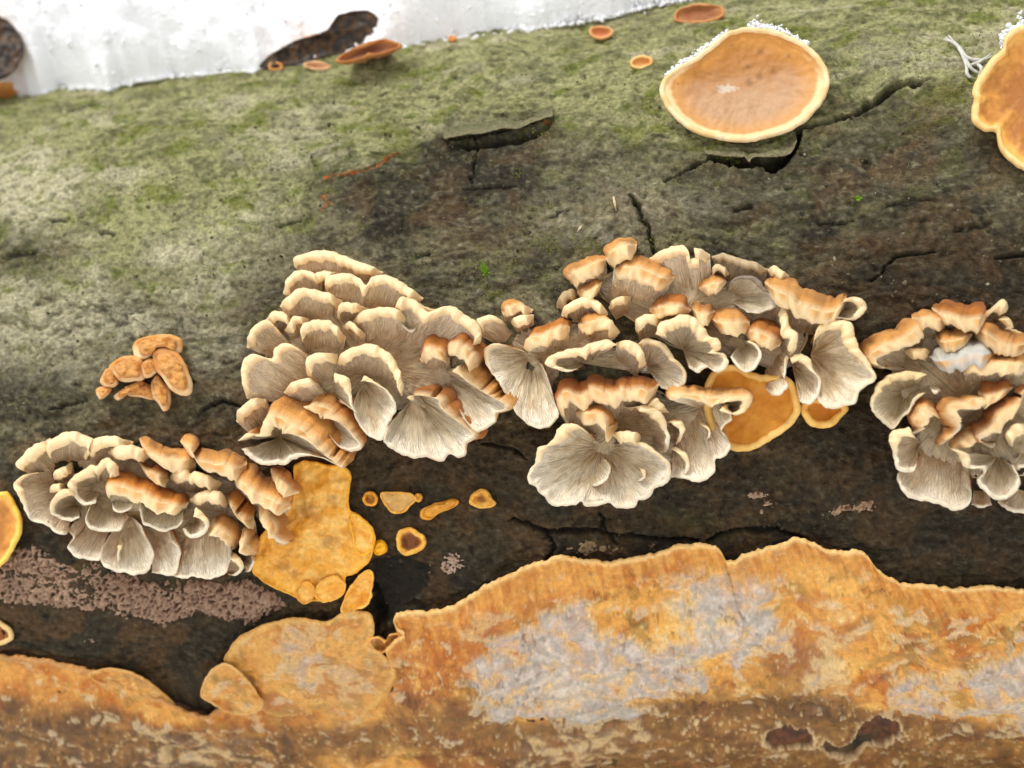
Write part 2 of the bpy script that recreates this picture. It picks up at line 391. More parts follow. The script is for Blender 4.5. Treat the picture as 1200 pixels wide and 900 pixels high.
    root = thing('fallen_log', (0, 0, 0.0), 'mossy grey green fallen log with cracked dark bark carrying all the fungi', 'log')
    mesh_obj('bark', V, F, MB_bark, root, C.reshape(-1, 3))
    # sawn ends
    for xs, sgn in ((-0.9, -1), (0.76, 1)):
        rr = np.linspace(0, 1, 14); th = np.linspace(0, 2*math.pi, 60, endpoint=False)
        RR, TH = np.meshgrid(rr, th, indexing='ij')
        rad = RR*(R-0.0012); V2 = np.stack([np.full_like(RR, xs+sgn*0.004)-sgn*0.006*RR**6, np.cos(TH)*rad, R+np.sin(TH)*rad], -1).reshape(-1, 3)
        c2 = cmix(srgb(150,118,78), srgb(112,84,52), 0.5+0.5*np.sin(RR*60)).reshape(-1, 3)
        mesh_obj('sawn_end', V2, grid_faces(14, 60, closed=True), MB_wood, root, c2)
    return root
LOG = build_log()

# bark flap lifted above the gaping crack
def build_flap(edge, shift):
    m, s = catmull(edge, False, 70); n = len(m)
    rows = []; cols = []
    m[:, 1] += 1.2*noise(s/4, 0*s, 0.3, 5)
    base = m+np.array(shift)
    for t in np.linspace(0, 1, 12):
        q = mix(base, m, t); hh = mix(-0.8, 1.6, t**1.4)+0.3*noise(q[:, 0]/6, q[:, 1]/4, .2, 9)
        rows.append(on_log(q[:, 0], q[:, 1], hh)); cols.append(cmix(srgb(100,102,78), srgb(130,126,102), np.clip(t+0.4*noise(q[:, 0]/5, q[:, 1]/3, 0, 3), 0, 1)))
    for dh in (-0.5, -1.1):
        rows.append(on_log(m[:, 0]+0.0, m[:, 1]+0.4, mix(1.6, 1.6, 1)+dh)); cols.append(np.tile(srgb(110,70,45), (n, 1)))
    rows.append(on_log(base[:, 0], base[:, 1]+6, np.full(n, -3.0))); cols.append(np.tile(srgb(60,40,30), (n, 1)))
    V = np.array(rows); mesh_obj('bark_flap', V.reshape(-1, 3), grid_faces(len(rows), n), MB_bark, LOG, np.array(cols).reshape(-1, 3))
build_flap([(826,180),(845,183),(868,184),(872,183),(878,190),(884,184),(908,184),(926,180),(934,166)], (-4, -26.0))
build_flap([(520,163),(545,158),(566,156),(590,150),(606,151),(625,143),(648,136)], (-1, -12.0))

# ------------------------------------------------------------------ snow lying along the top
def nrm0(v): return v/np.linalg.norm(v, axis=-1, keepdims=True)
def build_snow():
    s = np.concatenate([-np.geomspace(185, 880, 40)[::-1], np.arange(-182, 182, 1.0), np.geomspace(184, 740, 34)])
    fl = px_SA([(-90,128),(-30,118),(0,112),(50,110),(70,104),(100,102),(128,105),(145,98),(200,90),(250,86),(300,84),(345,76),(395,70),(460,58),(530,46),(600,37),(680,26),(780,4)])
    fl = np.vstack([[[-900, fl[0, 1]-4]], fl, [[fl[-1, 0]+40, fl[-1, 1]+10]], [[760, fl[-1, 1]+12]]])
    af = np.interp(s, fl[:, 0], fl[:, 1])
    ker = np.exp(-((s[:, None]-s[None])/26)**2); af_s = (ker*af[None])@np.gradient(s)/(ker@np.gradient(s)); jag0 = af-af_s; af = af_s
    jag = jag0+3.0*fbm(s/9, s*0+0.3, 4, 5)+0.9*noise(s/1.7, s*0, .4, 9)
    u = np.concatenate([np.linspace(0, 0.3, 96)[:-1], np.linspace(0.3, 1, 30)])
    aend = 262.0
    S = np.repeat(s[None], len(u), 0); A = af[None]+(aend-af[None])*u[:, None]
    A = A+jag[None]*np.exp(-np.maximum(A-af[None], 0)/4); d = (aend-af[None])*u[:, None]+0*A
    back = ss(262, 215, A)
    T = (3*(1-np.exp(-d/1.0))+40*(1-np.exp(-d/13)))*back
    T = T*(1+0.22*fbm(S/30, A/22, 3, 25))
    for gx, gy, gw, gk in ((395,62,20,.96),):               # hollows melted round the brackets
        g = px_SA([(gx, gy)])[0]; T = T*(1-gk*np.exp(-np.abs((S-g[0])/gw)**2.5)*ss(60, 25, d))
    P = from_SA(S-0.02*T, A-0.12*T, T-0.6*(u[:, None] < 0.001)-1.0*(u[:, None] > 0.999))
    q = P*1000; fade = (ss(0, 5, d)*back)[..., None]; dirv = nrm0(np.stack([0*S, -.75+0*S, .65+0*S], -1))
    puff = noise(q[..., 0]/14, q[..., 1]/14, q[..., 2]/14, 31)*3.2+noise(q[..., 0]/6, q[..., 1]/6, q[..., 2]/6, 35)*1.8+noise(q[..., 0]/2.6, q[..., 1]/2.6, q[..., 2]/2.6, 39)*.9
    P = P+dirv*(puff/1000)[..., None]*fade
    o = mesh_obj('snow', P.reshape(-1, 3), grid_faces(len(u), len(s), flip=True), MB_snow)
    global SNOW_PTS; SNOW_PTS = P[2:60, 60:-60].reshape(-1, 3)
    tag(o, 'thick band of fluffy white snow lying along the top of the log', 'snow', kind='stuff')
    return fl
SNOW_FRONT = build_snow()

_ico = np.array([(-1,1.618,0),(1,1.618,0),(-1,-1.618,0),(1,-1.618,0),(0,-1,1.618),(0,1,1.618),(0,-1,-1.618),(0,1,-1.618),(1.618,0,-1),(1.618,0,1),(-1.618,0,-1),(-1.618,0,1)])/1.902
_icof = np.array([(0,11,5),(0,5,1),(0,1,7),(0,7,10),(0,10,11),(1,5,9),(5,11,4),(11,10,2),(10,7,6),(7,1,8),(3,9,4),(3,4,2),(3,2,6),(3,6,8),(3,8,9),(4,9,5),(2,4,11),(6,2,10),(8,6,7),(9,8,1)])
def grains(name, P, size, mat, col=None, seed=1, parent=None, origin=None, squash=0.45):
    """many small irregular lumps joined into one mesh"""
    rs = np.random.RandomState(seed); n = len(P)
    v = _ico[None]*(1+rs.uniform(-0.35, 0.35, (n, 12, 1)))*rs.uniform(1-squash, 1+squash, (n, 1, 3))
    q = rs.normal(size=(n, 3, 3)); q, _ = np.linalg.qr(q)
    v = np.einsum('nij,nkj->nki', q, v)*np.asarray(size)[:, None, None]+np.asarray(P)[:, None]
    F = (_icof[None]+np.arange(n)[:, None, None]*12).reshape(-1, 3)
    c = None if col is None else np.repeat(col, 12, 0)
    return mesh_obj(name, v.reshape(-1, 3), F, mat, parent, c, origin=origin)

def build_snow_grains():
    rs = np.random.RandomState(3); n = 2600
    s = rs.uniform(-175, 75, n); af = np.interp(s, SNOW_FRONT[:, 0], SNOW_FRONT[:, 1])
    k = rs.exponential(1.0, n); dd = rs.normal(0.6, 1.3, n)-0.8*(rs.rand(n) < 0.06)*rs.rand(n)*4
    h = np.where(dd > 0, rs.uniform(0, 5, n)*np.clip(dd/2, 0, 1), 0)+0.2
    k2 = px_SA([(395,62)])[0, 0]; ok = np.abs(s-k2) > 17; s, af, dd, h = s[ok], af[ok], dd[ok], h[ok]; n = len(s)
    pick = SNOW_PTS[rs.randint(0, len(SNOW_PTS), 900)]; pick = pick+rs.normal(0, .0004, pick.shape)
    PP = np.vstack([from_SA(s, af+dd, h), pick]); sz = np.concatenate([(0.25+0.35*rs.rand(n)), .35+.75*rs.rand(len(pick))**2])/1000
    o = grains('snow_grains', PP, sz, MB_snow, seed=5)
    tag(o, 'loose snow crystals along the front edge of the snow band', 'snow', kind='stuff')
build_snow_grains()

# ------------------------------------------------------------------ fungi
def plane_map(P0, n):
    n = np.asarray(n, float); n = n/np.linalg.norm(n)
    def f(px, py, h=0.0):
        d = ray(px, py); h = np.asarray(h, float)/1000
        t = ((P0-CAM)@n+h)/(d@n)
        return CAM+d*t[..., None]
    f.normal = n
    return f

def nrm(v): return v/np.maximum(np.linalg.norm(v, axis=-1, keepdims=True), 1e-9)

CREAM = srgb(240,219,182); WHITE = srgb(228,219,200); TAN = srgb(204,156,102); RUST = srgb(172,116,66); DKBR = srgb(112,66,36)
GILL_IN = srgb(186,160,126); GILL_MID = srgb(216,201,174); GILL_OUT = srgb(234,224,206)
_capn = [0]

def smooth1(x, k, closed):
    for _ in range(k):
        if closed: x = (np.roll(x, 1, 0)+x*2+np.roll(x, -1, 0))/4
        else:
            y = x.copy(); y[1:-1] = (x[:-2]+2*x[1:-1]+x[2:])/4; x = y
    return x

def cap(root, margin, base, hm=9.0, h0=0.6, r=1.0, tb=None, pw=1.25, closed=False, pm=None, style='gill',
        scal=1.3, ruf=0.9, gill=0.26, tint=(1, 1, 1), top=None, rimc=None, names=('cap', 'rim', 'upper_side'), back=None, dens=1.0, inner=None, bulge=0.09, part_parent=None, topmix=0.35, lump=0.35, sink=0.0, mats=None, recess=None, lowc=None):
    """one fungus cap: a fan from its foot on the bark out to its rolled margin, and its upper side back to the bark.
    margin / base in photo pixels, heights and radii in millimetres."""
    _capn[0] += 1; sd = _capn[0]
    pmf = pm or on_log; r = r if r < 1.15 else 1.15+(r-1.15)*0.45
    m, s = catmull(margin, closed, None, dens); base = np.asarray(base, float)
    if closed: m, s = m[:-1], s[:-1]
    n = len(m); Ltot = s[-1] if n else 1
    zz = (lambda f, q=0.0: noise(np.cos(s/Ltot*2*np.pi)*Ltot/f/6.28, np.sin(s/Ltot*2*np.pi)*Ltot/f/6.28, 0.3+q, sd)) if closed else (lambda f, q=0.0: noise(s/f, 0*s+q, 0.3, sd))
    dirp = nrm(m-base); dl = np.linalg.norm(m-base, axis=1)
    inner = None if inner is None else np.asarray(inner)
    m = m+dirp*(scal*(1.35*zz(12)+0.85*zz(6, 2.0)+.25*zz(3, 5.0)))[:, None]
    hmu = hm+ruf*(zz(24, 4.0)*1.2+zz(10, 7.0)*0.9)
    hmu = hmu-sink*ss(0.2, -0.5, -dirp[:, 1])
    chord = m[-1]-m[0]; cl = np.linalg.norm(chord); wide = (not closed) and inner is None and cl > 0.5*Ltot
    ends = np.minimum(s, Ltot-s)
    if wide:                                            # shell: broad foot, margin dipping to the bark at both ends
        ch = chord/cl; mid = (m[0]+m[-1])/2; bb = base+(base-m.mean(0))*0.12
        inner = bb+(((m-mid)@ch)*0.72)[:, None]*ch
        hmu = hmu*mix(0.5, 1.0, ss(0, min(16, 0.3*Ltot), ends))
    # frames along the margin
    Mg = pmf(m[:, 0], m[:, 1], hmu); inn = base+(m-base)*0.86 if inner is None else inner+(m-inner)*0.86
    In = pmf(inn[:, 0], inn[:, 1], hmu)
    nn = np.tile(pm.normal, (n, 1)) if pm is not None else nrm(0.6*lognormal(Mg)+0.4*nrm(CAM-Mg))
    e = Mg-In; e = nrm(e-nn*np.sum(e*nn, -1, keepdims=True)); e = nrm(smooth1(e, 3, closed))
    up = -dirp[:, 1]
    wt = np.zeros(n)
    if tb is not None:
        tv = np.asarray(tb, float); tl = np.linalg.norm(tv); wt = ss(-0.25, 0.45, dirp@(tv/tl))
        if not closed: wt = np.maximum(wt, 0.35)
        wt = smooth1(wt, 6, closed)
    gl = style == 'gill'; ru = (1.25 if gl else .8)*r/1000*(0.42+0.62*ss(-0.5, 0.4, up) if gl else 1.0)*(1+(0.3 if gl else .08)*zz(12, 11.0)+(0.12 if gl else .05)*zz(6, 13.0))
    if not closed:                                     # the margin thins out where the fan meets its foot
        ru = ru*mix(0.4, 1.0, ss(0, 7, ends))
    ru = ru[:, None]
    Cc = Mg-e*ru
    phis = np.radians(np.array([150, 122, 95, 68, 42, 16, -12, -42, -72])); 
    # underside
    nv = int(np.clip(dl.max()*0.62*(1 if not closed else .75), 10, 60)); v = np.linspace(0.0, 1, nv)
    q = base[None, None]+(m-base)[None]*v[:, None, None] if inner is None else inner[None]+(m-inner)[None]*v[:, None, None]
    vv = v[:, None]*np.ones(n)[None]
    dist = vv*dl[None]; arc = np.repeat(s[None], nv, 0)
    bend = (0 if closed else 1.6)*noise(arc/14, dist/10, .5, sd+3)
    q = q+np.stack([bend*0.5, bend], -1)*(ss(0, .3, vv)*ss(1, .75, vv))[..., None]
    hh = h0+(hmu[None]-h0)*vv**pw
    lob = noise(arc/22, dist/40, 0.2, sd+5)*0.9+noise(arc/10, dist/30, 0.2, sd+6)*0.4
    if closed: lob = noise(q[..., 0]/24, q[..., 1]/20, 0.2, sd+5)*0.9+noise(q[..., 0]/10, q[..., 1]/9, 0.2, sd+6)*0.5+noise(q[..., 0]/4.5, q[..., 1]/4, 0.2, sd+7)*0.2
    fade = ss(0.02, 0.25, vv)*ss(1.0, 0.93, vv)
    hh = hh+lob*fade*(0.9 if style == 'gill' else lump)
    gr = 0; sp = np.linalg.norm(np.gradient(q, axis=1), axis=-1)*n/max(Ltot, 1)
    if style == 'gill':
        wob = arc+2.2*noise(arc/9, dist/8, .1, sd+9)
        g1 = noise(wob/3.3, dist/15, 0.7, sd+11); g2 = noise(wob/2.1, dist/9, 0.7, sd+12)
        gr = (1-2.0*np.abs(g1))*0.6+g2*0.4
        hh = hh+gill*gr*fade*ss(0.0, 0.45, vv)*np.clip(dl[None]/40, 0.45, 1)
    Pu = pmf(q[..., 0], q[..., 1], hh)
    c150 = Cc+ru*(math.cos(phis[0])*e+math.sin(phis[0])*nn)-nn*ru*((0.6 if gl else 0.25) if recess is None else recess)
    Pu = Pu+(c150-Pu[-1])[None]*(v**7)[:, None, None]
    # rolled margin
    pe = mix(-72, 42, wt); ph = np.radians(mix(150.0, pe[None], np.linspace(0, 1, 9)[:, None]))
    Pb = Cc[None]+ru[None]*(np.cos(ph)[..., None]*e[None]+np.sin(ph)[..., None]*nn[None])
    Pb[0] = c150
    # upper side
    tbase = base+(m-base)*topmix if inner is None else inner+(m-inner)*topmix
    hT = np.full(n, -1.2)
    Tb0 = on_log(tbase[:, 0], tbase[:, 1], hT) if back is None else np.asarray(back)[None]+(Mg-np.asarray(back)[None])*0.28
    if tb is not None:
        q2 = m+1.1*np.asarray(tb, float)[None]*((1+0.25*zz(16, 21.0))*(1 if closed else mix(0.15, 1.0, np.sqrt(ss(0, min(14, 0.35*Ltot), ends)))))[:, None]
        Tb1 = on_log(q2[:, 0], q2[:, 1], hT); Tb0 = mix(Tb0, Tb1, wt[:, None])
    nt_ = 6; t = np.linspace(0, 1, nt_)
    Pt = Pb[-1][None]*(1-t)[:, None, None]+Tb0[None]*t[:, None, None]
    ln = np.linalg.norm(Pb[-1]-Tb0, axis=1)
    out_n = nrm(np.cross(nrm(Tb0-Pb[-1]), nrm(np.gradient(Mg, axis=0)))); sg = np.sign(np.sum(out_n*e, -1, keepdims=True)); out_n = out_n*np.where(sg == 0, 1, sg)
    bl = (bulge*ln*(0.4+0.6*wt))[None]*np.sin(np.pi*t)[:, None]+(0.0007*noise(np.repeat(s[None], nt_, 0)/9, t[:, None]*3.5+0*s[None], .2, sd+31)*np.sin(np.pi*t)[:, None])
    Pt = Pt+out_n[None]*bl[..., None]
    # colours
    ti = np.array(tint); big = noise(arc/18, dist/14, 0.9, sd+41); jit = 1+0.06*math.sin(sd*12.9898)
    if style == 'gill':
        Cu = cmix(GILL_IN, GILL_MID, ss(0.05, 0.55, vv+0.18*big)); Cu = cmix(Cu, GILL_OUT, ss(0.55, 1.02, vv+0.12*big))  # darker inward: own tan plus a little painted self shadow of the fan
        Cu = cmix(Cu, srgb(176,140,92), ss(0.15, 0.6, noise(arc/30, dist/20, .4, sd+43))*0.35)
        Cu = Cu*(0.93+0.12*np.clip(gr, -1, 1))[..., None]  # paler ridge crests, with shading of the furrows added to the colour
        rc = np.array(CREAM) if rimc is None else rimc
        lowness = ss(0.1, -0.6, up)
        Cr = cmix(rc, WHITE, lowness)[None]*np.ones((9, 1, 1))
        Cr = cmix(Cr, TAN, (ss(0.35-.2*wt[None], 1.0-.2*wt[None], np.linspace(0, 1, 9)[:, None])*(0.35+0.65*ss(-0.2, 0.5, zz(13, 17.0)))[None])*(0.3+0.65*wt[None]))
    elif style == 'disc':
        Cu = tint_disc(vv, arc, dist, sd); rc = srgb(240,205,140) if rimc is None else rimc
        Cr = np.ones((9, n, 1))*np.array(rc)[None, None]; Cr = cmix(Cr, rc*np.array([.9, .74, .5]), ss(0.1, 0.9, zz(17, 3.0)+0.3)[None]*np.ones((9, 1))*0.5)
    else:
        Cu = style(vv, arc, dist, q, sd); rc = srgb(232,190,112) if rimc is None else rimc
        Cr = np.ones((9, n, 1))*np.array(rc)[None, None]; Cr = cmix(Cr, np.array(rc)*np.array([.85, .66, .4]), ss(0.0, 0.7, zz(15, 3.0)+0.2)[None]*np.ones((9, 1))*0.6)
        if lowc is not None: Cr = cmix(Cr, lowc, (ss(.1, -.5, up)*ss(-.5, .2, zz(14, 3.0)+.1))[None]*np.ones((9, 1)))
    tc = TAN if top is None else np.array(top)
    if callable(style): rc = np.array(rc)
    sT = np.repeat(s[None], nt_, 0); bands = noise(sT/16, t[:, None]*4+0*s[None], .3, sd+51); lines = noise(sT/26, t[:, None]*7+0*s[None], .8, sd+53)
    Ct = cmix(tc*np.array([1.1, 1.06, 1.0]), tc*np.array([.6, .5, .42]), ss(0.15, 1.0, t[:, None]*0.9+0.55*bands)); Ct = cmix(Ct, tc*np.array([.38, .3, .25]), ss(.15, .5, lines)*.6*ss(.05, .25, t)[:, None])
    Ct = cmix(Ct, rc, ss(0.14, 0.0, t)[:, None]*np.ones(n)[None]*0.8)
    org = np.array(root.location)
    jit = jit*ti
    if closed:
        w = lambda a: a
    gf = lambda k: grid_faces(k, n, flip=False, closed=closed)
    # face the camera
    i0, j0 = nv//2, n//2
    def orient(P, F):
        p = P.reshape(-1, 3); f = F[len(F)//2-3:len(F)//2+3]; nv_ = np.cross(p[f[:, 1]]-p[f[:, 0]], p[f[:, 2]]-p[f[:, 0]]); 
        return F
    a_, b_ = Pu[min(i0+1, nv-1), j0]-Pu[i0, j0], Pu[i0, (j0+1) % n]-Pu[i0, j0]
    flip = np.dot(np.cross(b_, a_), nn[j0]) < 0
    gf2 = lambda k: grid_faces(k, n, flip=bool(flip), closed=closed)
    uvU = np.stack([arc+sd*37, dist], -1).reshape(-1, 2); spU = sp.reshape(-1)
    mats = mats or {'gill': (MB_gill, MB_rim, MB_top), 'disc': (MB_disc, MB_disc, MB_top)}.get(style, (MB_crust, MB_crust, MB_top))
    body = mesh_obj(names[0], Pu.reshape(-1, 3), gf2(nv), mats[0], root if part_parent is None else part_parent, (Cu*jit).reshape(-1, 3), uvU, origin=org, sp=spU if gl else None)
    par = body if part_parent is None else part_parent
    uvB = np.stack([np.repeat(s[None], 9, 0), np.repeat(np.arange(9)[:, None], n, 1)], -1).reshape(-1, 2)
    mesh_obj(names[1], Pb.reshape(-1, 3), gf2(9), mats[1], par, (Cr*jit).reshape(-1, 3), uvB, origin=org)
    mesh_obj(names[2], Pt.reshape(-1, 3), gf2(nt_), mats[2], par, (Ct*jit).reshape(-1, 3), None, origin=org)
    return body

def tint_disc(vv, arc, dist, sd):
    nz = noise(arc/30*vv, dist/14, .3, sd+61)
    c = cmix(srgb(158,112,66), srgb(206,140,62), ss(0.1, 0.9, vv+0.35*nz)); return cmix(c, srgb(232,176,96), ss(0.8, 1.0, vv))

def Z(x0, y0, k): return lambda L: [(x0+x/k, y0+y/k) for x, y in L]

def cluster(label, foot, caps, name='bracket_fungus_cluster', group=None, mat=None):
    root = thing(name, on_log(np.array([foot[0]]), np.array([foot[1]]), 0.0)[0], label, 'fungus', group)
    if mat is not None:
        ma = np.array(mat, float); ma = ma.mean(0)+(ma-ma.mean(0))*.9
        cap(root, ma, foot, hm=0.2, h0=2.4, r=.4, closed=True, scal=2.0, ruf=.5, pw=2.5, gill=.5, names=('fused_base', 'fused_rim', 'fused_skirt'), topmix=.85, tint=(.8,.76,.7), dens=.28)
    for z, k, lst in caps:
        for rec in lst:
            mg, bs = rec[0], rec[1]; o = dict(rec[2]) if len(rec) > 2 else {}
            if 'tb' in o: o['tb'] = (o['tb'][0]/k, o['tb'][1]/k)
            cap(root, z(mg), z([bs])[0], **o)
    return root
ZC, ZD1, ZD2, ZD3, ZD4 = Z(260,270,3.103), Z(550,270,5.0), Z(780,270,5.0), Z(830,380,5.0), Z(600,420,4.0)
ZB1, ZB2, ZE1, ZE2, ZA = Z(0,490,5.0), Z(160,500,5.0), Z(1010,330,6.316), Z(1010,460,6.316), Z(100,380,8.18)
ZP = Z(0,0,1.0); ZO = Z(270,520,3.4286)
GREY = dict(tint=(.74, .74, .74))

# tall cluster above the orange sheet
cluster('large tiered fan cluster of cream rimmed brackets above the small orange drops', (440,430), [(ZC, 3.103, [
 ([(262,130),(262,98),(300,84),(350,72),(400,80),(460,98),(510,115),(590,152)], (420,180), dict(hm=6)),
 ([(225,230),(240,172),(285,145),(330,150),(368,185)], (310,240), dict(hm=7, r=.9)),
 ([(325,170),(360,148),(425,155)], (370,215), dict(hm=6)),
 ([(372,205),(388,168),(450,155),(500,172),(525,200),(550,168),(600,162),(660,192),(735,246)], (530,300), dict(hm=8.5)),
 ([(160,325),(185,295),(230,302),(255,335)], (230,370), dict(hm=7)),
 ([(212,275),(250,232),(310,208),(380,225),(440,255)], (340,330), dict(hm=9)),
 ([(420,310),(430,265),(480,264),(535,284)], (470,340), dict(hm=8.5, r=.9)),
 ([(635,270),(650,243),(700,252),(750,292),(800,278),(842,272),(880,302),(935,345),(942,425)], (720,450), dict(hm=10, r=1.2)),
 ([(640,335),(690,372),(714,342)], (670,335), dict(hm=6.5, r=.7)),
 ([(90,425),(95,382),(130,338),(178,332),(190,372)], (215,440), dict(hm=8)),
 ([(228,362),(262,315),(315,322)], (290,385), dict(hm=9, r=.9)),
 ([(290,395),(290,348),(340,325),(400,332),(452,390)], (370,450), dict(hm=10.5)),
 ([(440,348),(470,334),(525,380)], (480,410), dict(hm=8, r=.8)),
 ([(478,325),(520,293),(580,278),(640,288),(672,322)], (570,420), dict(hm=10)),
 ([(90,612),(80,580),(70,532),(76,482),(110,448),(180,466),(195,424),(240,408),(302,445)], (300,560), dict(hm=9)),
 ([(310,522),(306,472),(350,443),(420,448)], (400,560), dict(hm=11)),
 ([(420,482),(440,443),(520,413),(590,432),(622,462),(652,520),(660,600)], (560,560), dict(hm=11, r=1.1)),
 ([(222,588),(260,553),(310,538),(348,555)], (370,640), dict(hm=10.5, r=.9)),
 ([(412,515),(458,538),(470,580),(478,640),(490,662),(435,622)], (395,580), dict(hm=11, r=.9)),
 ([(520,525),(575,562),(612,592),(635,650),(610,700),(600,742),(575,765),(530,745),(490,692),(475,640)], (505,550), dict(hm=9.5, r=1.0)),
 ([(720,468),(745,424),(800,440),(830,462)], (790,510), dict(hm=10, r=1.1, tb=(25,-45), top=RUST)),
 ([(815,415),(860,408),(918,450),(938,490)], (860,500), dict(hm=11.5, r=1.5, tb=(45,-35), top=RUST)),
 ([(868,490),(900,545),(960,592),(1030,632),(1042,655),(1000,668),(992,700),(930,735),(880,690)], (800,520), dict(hm=9.5, r=1.15, tb=(70,-60))),
 ([(700,594),(760,604),(802,616),(822,660),(870,702),(922,748),(892,780),(890,812),(860,826),(830,812),(800,840),(740,826),(700,832),(650,812),(590,772),(602,715)], (700,600), dict(hm=11, r=1.25, tb=(50,-35), top=RUST)),
 ([(50,692),(60,652),(110,614),(160,610)], (150,720), dict(hm=8.5, r=1.1)),
 ([(298,642),(350,632),(400,652),(450,702),(490,752),(512,790),(480,805),(430,790),(395,750)], (360,690), dict(hm=9, r=1.2, tb=(40,-40))),
 ([(60,765),(95,737),(135,747),(150,692),(180,668),(235,692),(292,722),(340,772),(390,822),(446,868),(395,838),(330,822),(265,832),(225,852),(160,853),(110,836),(70,795)], (215,752), dict(hm=12, r=1.35, tb=(75,-80))),
])], mat=[(345,312),(420,310),(490,345),(555,375),(570,420),(575,470),(530,490),(480,490),(420,480),(340,490),(300,455),(300,410),(320,360)])

# small middle cluster
cluster('middle fan cluster with a wide grey scalloped fan hanging below its rims', (640,420), [(ZD1, 5., [
 ([(190,480),(232,442),(310,430),(376,462)], (280,530), dict(hm=7, tb=(-25,-15), r=1.0)),
 ([(248,545),(256,512),(320,492),(378,492)], (330,580), dict(hm=7.5)),
 ([(55,610),(45,525),(100,495),(150,502),(195,530)], (210,640), dict(hm=6.5, r=.8)),
 ([(540,500),(556,448),(620,404),(700,392),(742,412),(782,442),(816,492)], (680,520), dict(hm=7, r=.95)),
 ([(322,685),(334,632),(400,618),(460,592),(540,562),(590,566)], (480,720), dict(hm=9, tb=(20,-45), top=RUST, r=1.15)),
 ([(640,545),(700,538),(780,516),(842,536),(884,598)], (730,640), dict(hm=8.5, tb=(-25,-25), r=1.15)),
 ([(622,815),(570,830),(500,810),(440,785),(470,738),(550,704),(640,688),(720,658),(800,642),(866,667)], (690,780), dict(hm=11.5, r=1.25)),
 ([(862,660),(920,642),(980,662),(1020,712),(1042,782)], (920,800), dict(hm=10.5, r=1.1)),
]), (ZP, 1., [
 ([(612,411),(595,406),(582,402),(572,405),(566,414),(572,432),(585,450),(597,470),(603,482),(612,492),(622,500),(635,502),(648,497),(655,485),(650,470),(643,445),(636,428)], (624,416), dict(hm=7.5, r=.75)),
 ([(748,402),(756,396),(770,399),(783,408),(792,420),(800,428),(805,441),(800,453),(786,458),(775,455)], (757,430), dict(hm=7, r=.6, tint=(.85,.85,.85))),
])], mat=[(580,385),(620,372),(690,372),(730,400),(770,410),(775,440),(720,430),(660,440),(640,470),(610,440),(590,410)])

